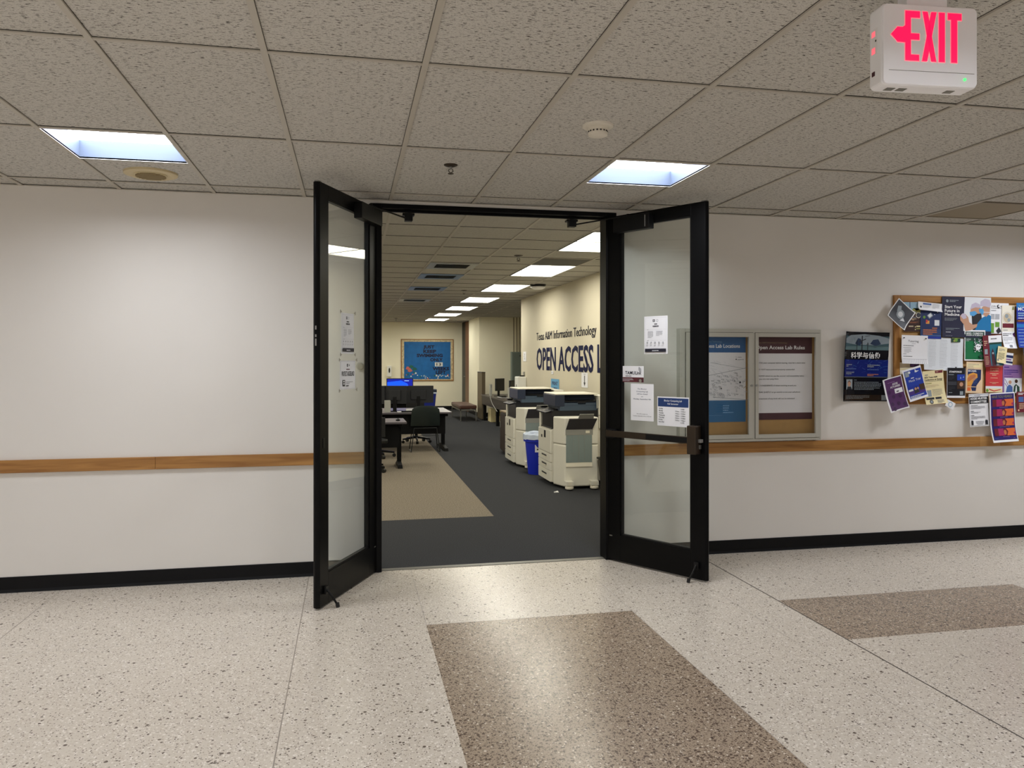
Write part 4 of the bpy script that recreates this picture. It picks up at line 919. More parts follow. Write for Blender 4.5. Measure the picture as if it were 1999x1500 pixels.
for i, (cx, cy, lb) in enumerate(diffs):
    r = root('air_diffuser', (GLX + TX * cx, GLY + TY * cy, CH)); m = ('diff_metal', 'diff_blue', 'diff_blue', 'diff_metal')[i]
    b = MB()
    for p, q in (((.012, .012), (.10, TY - .012)), ((TX - .10, .012), (TX - .012, TY - .012)), ((.10, .012), (TX - .10, .12)), ((.10, TY - .12), (TX - .10, TY - .012))): b.box((p[0], p[1], -.006), (q[0], q[1], .004), m)
    b.build('outer_frame', r)
    b = MB(); b.box((.1, .12, .003), (TX - .1, TY - .12, .005), 'black')
    for s in range(5):
        y = .15 + .075 * s; b.hexa([(.11, y, -.010), (TX - .11, y, -.010), (TX - .11, y + .006, -.010), (.11, y + .006, -.010)], [(.11, y + .045, .002), (TX - .11, y + .045, .002), (TX - .11, y + .051, .002), (.11, y + .051, .002)], 'diff_metal')
    b.build('blades', r)
    tag(r, lb, 'air diffuser')
r = root('return_grille', (GLX + TX * 2, GLY + TY * 3, CH)); mat('grille_dark', (84, 82, 74), .7)
b = MB(); b.box((.02, .02, 0), (TX - .02, TY - .02, .004), 'grille_dark'); b.build('grille_panel', r)
b = MB()
for p, q in (((.008, .008), (TX - .008, .02)), ((.008, TY - .02), (TX - .008, TY - .008)), ((.008, .02), (.02, TY - .02)), ((TX - .02, .02), (TX - .008, TY - .02))): b.box((p[0], p[1], -.002), (q[0], q[1], .005), 'tan_frame')
b.build('grille_frame', r)
tag(r, 'dark square return-air grille between the two nearest lab lights', 'return grille')
sprinkler(1.85, 8.5, 'fire sprinkler nearest the doors in the lab ceiling', CH + .006, 1.2)
sprinkler(1.88, 12.95, 'fire sprinkler halfway down the lab ceiling', CH + .006, 1.2)
sprinkler(1.27, 22.0, 'fire sprinkler near the back wall of the lab', CH + .006, 1.2)
r = root('ceiling_dome', (2.86, 11.72, CH + .006)); 
b = MB(); b.lathe([(.125, 0), (.12, -.02), (.09, -.035), (0, -.035)], (0, 0, 0), 'black_satin', 30); b.build('dome_base', r, smooth=True)
b = MB(); b.lathe([(.115, -.036), (.11, -.055), (.07, -.075), (0, -.08)], (0, 0, 0), 'white', 30); b.build('dome_lens', r, smooth=True)
tag(r, 'round black and white ceiling unit beside the third lab light', 'ceiling dome')

# lettering on the right wall
mat('letter_navy', (14, 20, 62), .6, spec=.1); mat('letter_dark', (26, 26, 42), .6, spec=.1)
def wall_text(body, ya, yb, z, cap, m, bold, name, label):
    V, F = text_mesh(body, bold); x0 = min(a for a, c in V); x1 = max(a for a, c in V); kx = (ya - yb) / (x1 - x0); kz = cap / .70
    b = MB(); i0 = 0
    bm = bmesh.new(); vs = [bm.verts.new(((a - x0) * kx, 0, c * kz)) for a, c in V]
    for f in F:
        try: bm.faces.new([vs[i] for i in f])
        except ValueError: pass
    me = bpy.data.meshes.new(name); bm.to_mesh(me); bm.free(); me.materials.append(MATS[m])
    o = bpy.data.objects.new(name, me); COL.objects.link(o)
    md = o.modifiers.new('thick', 'SOLIDIFY'); md.thickness = .004; md.offset = 0
    o.location = (LXR - .0035, ya, z); o.rotation_euler = (0, 0, -PI / 2)
    tag(o, label, 'wall lettering'); return o
wall_text('Texas A&M Information Technology', 13.39, 9.98, 1.895, .135, 'letter_dark', .0, 'wall_lettering', 'thin dark upper line of lettering on the lab wall')
_v1 = [a for a, c in text_mesh('OPEN ACCESS', .018)[0]]; _v2 = [a for a, c in text_mesh('OPEN ACCESS LAB', .018)[0]]
wall_text('OPEN ACCESS LAB', 13.38, 13.38 - 3.27 * (max(_v2) - min(_v2)) / (max(_v1) - min(_v1)), 1.388, .368, 'letter_navy', .018, 'wall_lettering', 'big bold navy capitals OPEN ACCESS on the lab wall')

def on_wall(p, y, z, name, label, cat='sign', dx=.004):
    o = p.done(name, (LXR - dx, y, z), -PI / 2); tag(o, label, cat); return o
p = Print(.30, .21, 'paper'); p.poly([(.44, .2), (.56, .2), (.56, .66), (.66, .66), (.5, .92), (.34, .66), (.44, .66)], 'ink'); p.words(.25, .06, .75, .16, 2, 'ink_soft', align='C')
on_wall(p, 10.51, 1.265, 'arrow_sign', 'white sign with a black down arrow above the nearer copier')
p = Print(.50, .235, 'sky_card' if mat('sky_card', (96, 164, 206), .5) else ''); p.text('PRINT', .5, .42, .24, 'navy', 'C', width=.72, bold=.03); p.text('HERE', .5, .80, .22, 'navy', 'C', width=.6, bold=.03)
on_wall(p, 12.13, 1.125, 'print_sign', 'light blue paper sign on the lab wall between the two copiers')
p = Print(.26, .10, 'paper'); p.words(.1, .2, .9, .8, 3, 'ink_soft')
on_wall(p, 12.1, .955, 'small_notice', 'white slip under the light blue sign', 'notice')
p = Print(.14, .055, 'paper'); p.words(.1, .2, .9, .8, 2, 'ink_soft')
on_wall(p, 12.30, 1.345, 'small_notice', 'tiny white slip below the first big capitals', 'notice')
p = Print(.26, .185, 'paper'); p.disc(.5, .3, .1, 'ink_pale'); p.disc(.5, .7, .1, 'ink_pale'); p.words(.2, .45, .8, .55, 1, 'ink_soft')
on_wall(p, 14.34, 1.615, 'small_notice', 'white notice at the far end of the lettered lab wall', 'notice')
r = root('wall_box', (LXR, 14.36, 1.135)); mat('device_white', (236, 236, 230), .4); mat('device_grey', (150, 150, 145), .5)
b = MB(); b.box((-.16, -.16, -.105), (0, .16, .10), 'device_white'); b.build('case', r, bevel=.015)
MB().box((-.10, -.05, .1005), (-.02, .05, .125), 'black_satin').build('top_knob', r); MB().box((-.163, -.03, -.09), (-.1602, .03, -.05), 'device_grey').build('front_slot', r)
b = MB(); b.box((-.03, -.03, .13), (0, .03, .19), 'device_grey'); b.build('wall_plate', r)
tag(r, 'white wall-mounted box at the far end of the lettered wall', 'wall box')

# ------------------------------------------------------------------ copiers
mat('copier_white', (236, 233, 220), .45); mat('copier_navy', (34, 44, 66), .4); mat('copier_blue', (62, 78, 96), .4); mat('copier_black', (14, 16, 24), .3); mat('copier_panel', (136, 150, 148), .5); mat('copier_grey', (150, 150, 144), .5); mat('tray_smoke', (74, 72, 74), .25); mat('handle_dark', (60, 60, 58), .5); mat('lid_white', (238, 232, 214), .45)
def make_copier(loc, label):
    r = root('copier', loc)
    b = MB(); b.box((.012, .265, .05), (.74, .89, .70), 'copier_white'); b.box((.60, .24, .70), (.74, .87, 1.105), 'copier_white'); b.box((.595, .235, .86), (.745, .875, .868), 'copier_grey')
    body = b.build('body', r, bevel=.006)
    b = MB(); b.box((.592, .236, .98), (.6, .2385, 1.05), 'device_grey'); b.box((.57, .2365, .95), (.598, .2395, 1.06), 'device_grey'); b.build('switch_plate', body)
    b = MB(); b.box((.02, .27, .705), (.60, .80, .925), 'copier_black'); b.hexa([(.0, .28, .70), (.02, .28, .70), (.02, .80, .70), (.0, .80, .70)], [(.015, .28, .715), (.02, .28, .715), (.02, .80, .715), (.015, .80, .715)], 'copier_black'); b.build('output_bay', r)
    b = MB(); b.box((0, .80, .682), (.09, .885, .905), 'copier_white'); b.build('front_pillar', r, bevel=.006)
    fd = MB().box((-.012, .275, .40), (.0115, .885, .682), 'copier_white').build('front_door', r, bevel=.006)
    b = MB(); b.box((-.0135, .50, .575), (-.0122, .585, .665), 'copier_black'); b.box((-.0135, .67, .565), (-.0122, .73, .60), 'handle_dark'); b.build('door_label', fd)
    for z0, z1 in ((.292, .394), (.188, .286), (.052, .182)):
        d = MB().box((-.012, .275, z0), (.0115, .885, z1), 'copier_white').build('drawer', r, bevel=.004)
        zc = (z0 + z1) / 2 + .005
        b = MB(); b.box((-.0135, .46, zc - .004), (-.0122, .70, zc + .016), 'handle_dark'); b.box((-.02, .47, zc - .022), (-.0122, .69, zc - .004), 'lid_white'); b.build('drawer_handle', d)
    # control panel, tilted up
    b = MB(); b.hexa([(-.05, .36, .885), (.17, .36, .93), (.17, .82, .93), (-.05, .82, .885)], [(-.055, .36, .905), (.165, .36, .955), (.165, .82, .955), (-.055, .82, .905)], 'copier_black')
    cp = b.build('control_panel', r, bevel=.003)
    b = MB(); b.hexa([(-.03, .50, .911), (.12, .50, .9455), (.12, .78, .9455), (-.03, .78, .911)], [(-.03, .50, .9125), (.12, .50, .947), (.12, .78, .947), (-.03, .78, .9125)], 'tray_smoke'); b.build('touch_screen', cp)
    b = MB(); b.box((.02, .84, .93), (.10, .90, .955), 'black_satin'); b.build('card_reader', cp)
    # scanner with feeder
    b = MB(); b.box((.11, .27, .925), (.59, .86, 1.02), 'copier_blue'); b.box((.13, .2695, .985), (.585, .271, .989), 'copier_navy'); sc = b.build('scanner', r, bevel=.006)
    b = MB(); b.box((.05, .265, .975), (.17, .86, 1.118), 'copier_navy'); b.hexa([(.17, .30, 1.02), (.59, .30, 1.02), (.59, .86, 1.02), (.17, .86, 1.02)], [(.17, .40, 1.115), (.59, .40, 1.115), (.59, .86, 1.115), (.17, .86, 1.115)], 'copier_navy'); b.build('document_feeder', sc, bevel=.006)
    b = MB(); b.hexa([(.18, .285, 1.032), (.58, .285, 1.032), (.58, .42, 1.075), (.18, .42, 1.075)], [(.18, .285, 1.04), (.58, .285, 1.04), (.58, .42, 1.083), (.18, .42, 1.083)], 'copier_black'); b.box((.34, .27, 1.0), (.44, .284, 1.03), 'copier_black'); b.build('feed_tray', sc)
    MB().box((.055, .27, 1.1185), (.60, .86, 1.134), 'lid_white').build('feeder_lid', sc, bevel=.007)
    # finisher on the near side
    f = MB()
    prof = [(.02, .26), (.02, .24), (.095, 0), (.52, 0), (.52, .26)]
    f.prism(prof, 2, .03, .53, 'copier_white'); f.prism(prof, 2, .534, .86, 'copier_white')
    fi = f.build('finisher', r, bevel=.018, seg=3)
    b = MB(); b.box((.112, -.004, .32), (.436, .0005, .648), 'copier_panel')
    for x in (.20, .262, .276, .34): b.box((x - .0015, -.0052, .325), (x + .0015, -.0038, .644), 'copier_grey')
    b.build('side_panel', fi)
    b = MB(); b.box((.105, -.006, .648), (.445, .0005, .72), 'copier_grey'); b.box((.355, -.008, .67), (.405, -.0062, .70), 'lid_white'); b.build('tray_base', fi)
    b = MB(); b.hexa([(.11, -.006, .715), (.44, -.006, .715), (.44, .01, .715), (.11, .01, .715)], [(.13, -.085, .845), (.475, -.085, .845), (.475, -.075, .852), (.13, -.075, .852)], 'tray_smoke')
    for x in range(12): b.box((.13 + .025 * x, -.0075, .718), (.136 + .025 * x, -.006, .74), 'black')
    b.build('output_tray', fi)
    b = MB(); b.hexa([(.24, -.082, .85), (.43, -.082, .85), (.43, -.074, .85), (.24, -.074, .85)], [(.25, -.12, .905), (.425, -.12, .905), (.425, -.112, .908), (.25, -.112, .908)], 'copier_grey'); b.build('tray_extension', fi)
    b = MB(); b.box((.112, -.002, .27), (.436, .0, .318), 'lid_white'); b.hexa([(.112, -.012, .27), (.436, -.012, .27), (.436, .0005, .27), (.112, .0005, .27)], [(.112, -.003, .315), (.436, -.003, .315), (.436, .0005, .315), (.112, .0005, .315)], 'lid_white'); b.build('ledge', fi)
    for x in (.135, .445):
        b = MB(); b.box((x - .045, -.10, .055), (x + .045, .05, .105), 'copier_white'); b.box((x - .02, -.102, .068), (x + .02, -.1, .095), 'lid_white')
        ft = b.build('foot', r, bevel=.008)
        b = MB(); b.lathe([(0, .048), (.048, .048), (.052, .034), (.05, .018), (.03, .012), (0, .012)], (x, -.065, 0), 'lid_white', 20); b.cyl((x, -.065, 0), (x, -.065, .0118), .032, 'black', 16); b.build('caster', ft)
    b = MB()
    for x, y in ((.08, .35), (.08, .82), (.66, .35), (.66, .82)): b.cyl((x, y, 0), (x, y, .049), .028, 'black', 12)
    b.build('rear_casters', r)
    tag(r, label, 'copier', 'copiers along the lettered wall'); return r
cp1 = make_copier((2.42, 8.96, 0), 'nearer white and navy copier, closest to the doors, its grey tray side facing us')
cp2 = copy_tree(cp1); cp2.location = (2.352, 10.83, 0); cp2['label'] = 'farther white and navy copier, just behind the blue bin'

# blue bin with liner between the copiers
mat('bin_blue', (20, 46, 200), .4); mat('bin_deep', (22, 40, 140), .45); mat('liner', (208, 220, 240), .25)
r = root('recycling_bin', (2.53, 10.30, 0))
b = MB(); b.lathe([(0, .0), (.150, 0), (.152, .012), (.190, .43), (.19, .44), (.214, .445), (.214, .50), (.206, .503), (.20, .50), (.178, .44), (.145, .02), (0, .02)], (0, 0, 0), 'bin_blue', 36); b.build('bin_body', r, smooth=True)
b = MB(); prof = []
n = 36
for j in range(n):
    t = 2 * PI * j / n
    for rr, z in ((.200, .47), (.222, .49 - .02 * random.random()), (.216, .53 + .02 * random.random()), (.19, .555 + .015 * random.random()), (.165, .545), (.15, .48)): b.v.append((rr * math.cos(t) * (1 + .015 * random.random()), rr * math.sin(t) * (1 + .015 * random.random()), z))
k = b.k('liner')
for j in range(n):
    q = (j + 1) % n
    for h in range(5): b.f.append([j * 6 + h, q * 6 + h, q * 6 + h + 1, j * 6 + h + 1]); b.mi.append(k)
b.build('bag_liner', r, smooth=False)
p = Print(.12, .10, 'paper', thick=.0005)
for a in range(3):
    t = 2 * PI * a / 3 - PI / 2; u, v = .5 + .22 * math.cos(t), .5 + .26 * math.sin(t)
    p.poly([(u - .14, v + .06), (u - .02, v - .14), (u + .12, v - .04), (u + .02, v + .1)], 'ink')
lb = p.done('recycling_label', (0, 0, 0)); lb.parent = r; lb.matrix_world = Matrix.Identity(4); lb.location = (-.04, -.1795, .36); lb.rotation_euler = (math.radians(-5), 0, math.radians(-12))
tag(r, 'bright blue round recycling bin with a clear bag between the two copiers', 'recycling bin')

# dark cabinet behind the farther copier
mat('cab_brown', (56, 44, 36), .5); mat('cab_top', (150, 132, 104), .5)
r = root('low_cabinet', (2.49, 12.36, 0))
MB().box((0, 0, .04), (.62, .48, .68), 'cab_brown').build('carcass', r, bevel=.003)
MB().box((-.015, -.01, .6805), (.63, .49, .705), 'cab_top').build('top', r, bevel=.003)
d = MB().box((-.016, .01, .06), (-.0005, .47, .66), 'cab_brown').build('cabinet_door', r, bevel=.002); MB().box((-.03, .40, .42), (-.0165, .42, .52), 'steel').build('handle', d)
MB().box((.03, .02, 0), (.6, .46, .0395), 'black').build('plinth', r)
tag(r, 'dark brown low cabinet hidden behind the farther copier', 'cabinet')
# dark wastebasket at the door edge
r = root('wastebasket', (3.07, 8.72, 0)); mat('basket', (70, 62, 52), .55)
b = MB(); b.hexa([(-.13, -.17, 0), (.13, -.17, 0), (.13, .17, 0), (-.13, .17, 0)], [(-.16, -.21, .36), (.16, -.21, .36), (.16, .21, .36), (-.16, .21, .36)], 'basket'); b.build('basket_body', r, bevel=.02)
MB().box((-.166, -.216, .361), (.166, .216, .385), 'black_satin').build('rim', r, bevel=.006)
tag(r, 'dark wastebasket against the lettered wall beside the nearer copier', 'wastebasket')
for i, (x, y, s, lb) in enumerate(((2.36, 8.78, .03, 'tiny white paper scrap on the carpet before the nearer copier'), (2.82, 8.37, .045, 'white paper scrap on the carpet near the right door jamb'))):
    b = MB(); b.hexa([(-s, -s * .6, 0), (s, -s * .5, 0), (s * .8, s * .6, 0), (-s * .7, s * .5, 0)], [(-s, -s * .6, .012), (s, -s * .5, .004), (s * .8, s * .6, .016), (-s * .7, s * .5, .006)], 'white')
    tag(b.build('paper_scrap', loc=(x, y, .001)), lb, 'paper scrap')

# ------------------------------------------------------------------ desks, chairs, computers
mat('desk_top', (132, 126, 130), .4); mat('desk_black', (14, 14, 15), .6, spec=.15); mat('desk_edge', (84, 78, 82), .5); mat('chair_green', (36, 46, 44), .45); mat('wire', (52, 54, 54), .35, .6); mat('screen_off', (20, 20, 24), .2); mat('pc_grey', (168, 168, 160), .5); mat('mon_back', (26, 28, 32), .45)
DZ = .67
def desk(x0, x1, y0, y1, label, foot=(.0, .0), right=True):
    r = root('desk', (x1, y0, 0)); w, d = x1 - x0, y1 - y0
    b = MB(); b.box((-w, 0, DZ - .028), (0, d, DZ), 'desk_top'); b.box((-w, -.002, DZ - .027), (.002, -.0002, DZ - .002), 'desk_edge'); b.build('desktop', r, bevel=.004)
    MB().box((-w + .1, .10, .30), (-.10, .125, DZ - .03), 'desk_black').build('modesty_panel', r)
    for x in ((-.085, -w + .085) if right else (-.085,)):
        b = MB(); b.box((x - .03, d * .42, .06), (x + .03, d * .42 + .09, DZ - .029), 'desk_black'); b.box((x - .025, .06, DZ - .075), (x + .025, d - .06, DZ - .03), 'desk_black')
        b.hexa([(x - .035, .06, 0), (x + .035, .06, 0), (x + .035, d - .04, 0), (x - .035, d - .04, 0)], [(x - .03, .08, .05), (x + .03, .08, .05), (x + .03, d * .55, .085), (x - .03, d * .55, .085)], 'desk_black')
        b.build('leg', r, bevel=.004)
    tag(r, label, 'desk'); return r
desk(-1.0, .79, 11.08, 11.83, 'grey desk with a mouse on it, partly hidden by the left door jamb', )
desk(-.6, 1.69, 13.05, 14.32, 'grey desk carrying two dark monitors, green chair pulled up to it')
desk(-.6, 1.45, 16.3, 17.2, 'desk behind the dark monitors carrying the blue-screened monitor')

def monitor(x, y, z, rz, w, h, label, on=False, back=False):
    r = root('monitor', (x, y, z), rz)
    b = MB(); b.box((-w / 2, -.008, .13), (w / 2, .03, .13 + h), 'mon_back'); b.box((-w * .25, .031, .13 + h * .2), (w * .25, .055, .13 + h * .75), 'mon_back'); sh = b.build('housing', r, bevel=.005)
    if on:
        P = Print(w - .03, h - .03, 'screen_blue'); P.poly([(.0, .2), (.55, .1), (.8, .3), (.9, .7), (.6, 1), (.0, 1)], 'screen_light'); P.words(.42, .42, .58, .56, 2, 'screen_text', thick=.7, align='C'); P.words(.68, .08, .95, .14, 1, 'screen_text', thick=.5)
        o = P.done('screen', (0, 0, 0)); o.parent = sh; o.matrix_world = Matrix.Identity(4); o.location = (0, -.0098, .13 + h / 2)
    else:
        MB().box((-w / 2 + .012, -.0098, .145), (w / 2 - .012, -.0082, .13 + h - .012), 'screen_off').build('screen', sh)
    b = MB(); b.box((-.03, .03, .01), (.03, .06, .13 + h * .4), 'black_satin'); b.box((-.12, -.09, 0), (.12, .10, .012), 'black_satin'); b.build('stand', r, bevel=.003)
    tag(r, label, 'monitor'); return r
mat('screen_blue', (10, 30, 160), .3, emit=.35, ecol=(8, 30, 190)); mat('screen_light', (20, 90, 230), .3, emit=.8, ecol=(10, 70, 255)); mat('screen_text', (200, 230, 255), .3, emit=1.0, ecol=(160, 200, 255))
monitor(1.17, 13.62, DZ, PI, .53, .30, 'dark monitor seen from behind above the green chair')
monitor(.76, 13.40, DZ, math.radians(168), .40, .31, 'dark monitor seen from behind, left of the one above the chair')
monitor(1.04, 16.6, DZ, 0, .56, .36, 'monitor with a glowing blue screen on the desk farther back', on=True)
monitor(.40, 13.45, DZ, math.radians(160), .40, .31, 'dark monitor on the long desk, next to the left door jamb')
def small(name, label, cat, loc, boxes, bevel=.004, rz=0):
    b = MB()
    for a, c, m in boxes: b.box(a, c, m)
    o = b.build(name, bevel=bevel, loc=loc, rot=(0, 0, rz)); tag(o, label, cat); return o
def mouse(loc, label):
    b = MB(); b.lathe([(.03, 0), (.032, .012), (.026, .026), (.012, .034), (0, .036)], (0, 0, 0), 'black_satin', 20)
    r = b.build('computer_mouse', loc=loc, smooth=True); r.scale = (1, 1.7, 1); tag(r, label, 'mouse'); return r
mouse((.68, 11.3, DZ + .001), 'black mouse on the grey desk beside the left door jamb')
mouse((1.22, 13.18, DZ + .001), 'black mouse behind the back of the green chair')
small('speaker_box', 'small grey box on the long desk near the door jamb', 'box', (.62, 13.18, DZ + .001), [((-.05, -.05, 0), (.05, .05, .20), 'pc_grey')])
small('keyboard', 'dark keyboard with white papers on the long desk', 'keyboard', (1.02, 13.2, DZ + .001), [((-.17, -.06, 0), (.17, .06, .02), 'black_satin'), ((-.09, -.02, .021), (.05, .03, .05), 'white')])
small('notepad', 'small white pad on the desk at the right side of the green chair', 'notepad', (1.46, 13.2, DZ + .001), [((-.04, -.04, 0), (.04, .04, .03), 'white')])
small('paper_note', 'small white note left of the dark keyboard', 'note', (.83, 13.2, DZ + .001), [((-.05, -.04, 0), (.05, .04, .015), 'white')])

# shell chair on a wire base
r = root('shell_chair', (1.245, 13.02, 0))
b = MB(); nu, nv = 12, 14; V = {}
prof = [(.40, .425), (.34, .43), (.24, .425), (.14, .43), (.07, .45), (.03, .50), (.01, .56), (-.01, .62), (-.025, .68), (-.035, .73), (-.04, .765), (-.04, .785)]
for th in (0, 1):
    for i, (y, z) in enumerate(prof):
        for j in range(nu + 1):
            s = -1 + 2 * j / nu
            t = i / (len(prof) - 1)
            hw = .225 + (.02 * math.sin(PI * min(1, t * 1.2))) - (.03 * max(0, t - .8) / .2)
            cz = .02 * s * s if i < 4 else 0; cy = .045 * s * s if i >= 5 else .02 * s * s
            b.v.append((s * hw, y + cy - (.012 if th and i >= 4 else 0), z + cz - (.012 if th and i < 5 else 0) - (.03 * s ** 4 if i >= 10 else 0)))
N = len(prof); M = nu + 1; k = b.k('chair_green')
for th in (0, 1):
    for i in range(N - 1):
        for j in range(nu):
            o = th * N * M; b.f.append([o + i * M + j, o + i * M + j + 1, o + (i + 1) * M + j + 1, o + (i + 1) * M + j]); b.mi.append(k)
for i in range(N - 1):
    for j in (0, nu): b.f.append([i * M + j, (i + 1) * M + j, N * M + (i + 1) * M + j, N * M + i * M + j]); b.mi.append(k)
for j in range(nu):
    for i in (0, N - 1): b.f.append([i * M + j, i * M + j + 1, N * M + i * M + j + 1, N * M + i * M + j]); b.mi.append(k)
b.build('seat_shell', r, smooth=True)
for sx in (-1, 1):
    b = MB(); x = .235 * sx
    b.tube([(x * .8, .05, .405), (x * 1.02, .02, .012), (x * 1.02, .42, .012), (x * .85, .33, .405)], .008, 'wire', 8); b.build('leg_frame', r)
b = MB(); b.tube([(-.19, .05, .405), (.19, .05, .405)], .007, 'wire'); b.tube([(-.2, .33, .405), (.2, .33, .405)], .007, 'wire'); b.tube([(-.22, .03, .28), (.22, .03, .28)], .005, 'wire'); b.build('cross_bar', r)
tag(r, 'dark green shell chair on a wire sled base at the monitor desk', 'chair')

def office_chair(loc, rz, label, back=True, sc=1.0):
    r = root('office_chair', loc, rz)
    b = MB(); b.box((-.22, -.22, .40), (.22, .22, .46), 'black'); b.build('seat', r, bevel=.02)
    b = MB(); b.box((-.17, -.235, .49), (.17, -.20, .76), 'black'); b.box((-.03, -.23, .39), (.03, -.215, .55), 'black_satin'); b.build('backrest', r, bevel=.012)
    b = MB(); b.cyl((0, 0, .10), (0, 0, .40), .028, 'black_satin', 14); b.build('gas_column', r)
    for i in range(5):
        t = 2 * PI * i / 5 + .3; c, s = math.cos(t), math.sin(t); px, py = -s * .022, c * .022
        b = MB(); b.hexa([(px, py, .085), (-px, -py, .085), (.27 * c - px * .6, .27 * s - py * .6, .06), (.27 * c + px * .6, .27 * s + py * .6, .06)], [(px, py, .125), (-px, -py, .125), (.27 * c - px * .6, .27 * s - py * .6, .085), (.27 * c + px * .6, .27 * s + py * .6, .085)], 'black_satin'); sp = b.build('star_arm', r)
        b = MB(); b.cyl((.265 * c + px, .265 * s + py, .028), (.265 * c - px, .265 * s - py, .028), .0275, 'black', 14); b.build('caster', sp)
    tag(r, label, 'office chair', 'black office chairs on star bases'); return r
office_chair((1.22, 14.62, 0), PI, 'black office chair behind the monitor desk, star base seen under it')
oc = office_chair((.24, 10.95, 0), math.radians(20), 'black office chair whose caster shows beside the left door jamb')
oc2 = office_chair((.43, 12.55, 0), math.radians(200), 'black office chair with its star base seen under the nearer desk')

# recycling bin at the back
r = root('trash_can', (1.98, 20.6, 0))
b = MB(); b.hexa([(-.19, -.16, 0), (.19, -.16, 0), (.19, .16, 0), (-.19, .16, 0)], [(-.25, -.2, .68), (.25, -.2, .68), (.25, .2, .68), (-.25, .2, .68)], 'bin_deep'); b.build('can_body', r, bevel=.02)
b = MB(); b.box((-.262, -.212, .681), (.262, .212, .775), 'copier_navy'); b.box((-.264, -.214, .66), (.2635, -.2015, .70), 'liner'); b.build('can_rim', r, bevel=.006)
tag(r, 'blue recycling can behind the monitors at the back of the lab', 'trash can')

# bench
mat('bench_brown', (84, 54, 44), .4); mat('chrome', (150, 150, 146), .3, .8)
r = root('bench', (2.93, 20.25, 0))
MB().box((-.215, -.86, .31), (.215, .86, .405), 'bench_brown').build('seat_cushion', r, bevel=.025, seg=3)
b = MB(); b.box((-.205, -.85, .265), (.205, -.825, .305), 'chrome'); b.box((-.205, .825, .265), (.205, .85, .305), 'chrome'); b.box((-.205, -.85, .265), (-.185, .85, .305), 'chrome'); b.box((.185, -.85, .265), (.205, .85, .305), 'chrome'); b.build('seat_rail', r)
for x in (-.195, .195):
    for y in (-.84, .84): MB().box((x - .012, y - .012, 0), (x + .012, y + .012, .266), 'chrome').build('leg', r)
tag(r, 'brown upholstered bench on chrome legs near the back wall', 'bench')
# post / partition end
r = root('partition_panel', (3.36, 20.0, 0)); mat('post_brown', (104, 92, 70), .6)
MB().box((-.045, -.35, .03), (.045, .35, 1.22), 'post_brown').build('panel', r, bevel=.003)
MB().box((-.048, -.353, 1.221), (.048, .353, 1.24), 'bronze').build('cap_rail', r); MB().box((-.048, -.353, 0), (.048, .353, .029), 'black').build('foot_rail', r)
tag(r, 'narrow brown partition panel standing between the bench and the computer desk', 'partition')

# dark computer desk in the recess
mat('desk_dark', (44, 38, 36), .45); mat('desk_dark_top', (70, 64, 62), .35)
r = root('computer_desk', (3.30, 16.0, 0))
MB().box((0, 0, DZ - .03), (.78, 3.7, DZ), 'desk_dark_top').build('desktop', r, bevel=.003)
MB().box((.02, .05, .42), (.045, 3.65, DZ - .031), 'desk_dark').build('modesty_panel', r)
for y in (.1, 1.85, 3.6):
    b = MB(); b.box((.05, y - .04, 0), (.12, y + .04, DZ - .032), 'desk_black'); b.box((.66, y - .04, 0), (.73, y + .04, DZ - .032), 'desk_black'); b.box((.12, y - .03, .0), (.66, y + .03, .06), 'desk_black'); b.build('leg', r)
tag(r, 'long dark brown computer desk beyond the copiers', 'desk')
monitor(3.57, 18.5, DZ, math.radians(42), .34, .30, 'black monitor at the far end of the dark computer desk')
monitor(3.70, 17.50, DZ, math.radians(52), .40, .28, 'black monitor in front of the grey electrical cabinet')
small('computer_tower', 'slim grey computer tower left of the black monitor on the dark desk', 'computer', (3.40, 18.85, DZ + .001), [((-.022, -.08, 0), (.022, .08, .28), 'pc_grey'), ((-.015, -.0825, .2), (.015, -.0805, .26), 'device_grey')])
small('computer_tower', 'slim grey computer tower between the two black monitors', 'computer', (3.48, 16.95, DZ + .001), [((-.02, -.08, 0), (.02, .08, .26), 'pc_grey'), ((-.014, -.0825, .15), (.014, -.0805, .22), 'device_grey')])
small('keyboard', 'black keyboard on white papers at the edge of the dark desk', 'keyboard', (3.50, 17.85, DZ + .001), [((-.09, -.25, 0), (.09, .25, .006), 'white'), ((-.06, -.2, .007), (.06, .2, .028), 'black_satin')])
small('keyboard', 'black keyboard at the near end of the dark desk', 'keyboard', (3.50, 16.5, DZ + .001), [((-.07, -.2, 0), (.07, .2, .025), 'black_satin')])
b = MB(); b.tube([(3.36, 18.40, DZ + .008), (3.33, 18.35, DZ + .03), (3.29, 18.3, DZ - .02), (3.285, 18.0, DZ - .15), (3.29, 17.4, DZ - .3)], .007, 'pc_grey', 6)
tag(b.build('power_cable'), 'grey cable hanging over the front of the dark computer desk', 'cable')
small('carton', 'pale box on the floor under the dark computer desk', 'box', (3.62, 19.25, .001), [((-.18, -.2, 0), (.18, .2, .33), 'cream'), ((-.06, -.2015, .15), (.06, -.2, .25), 'olive')])

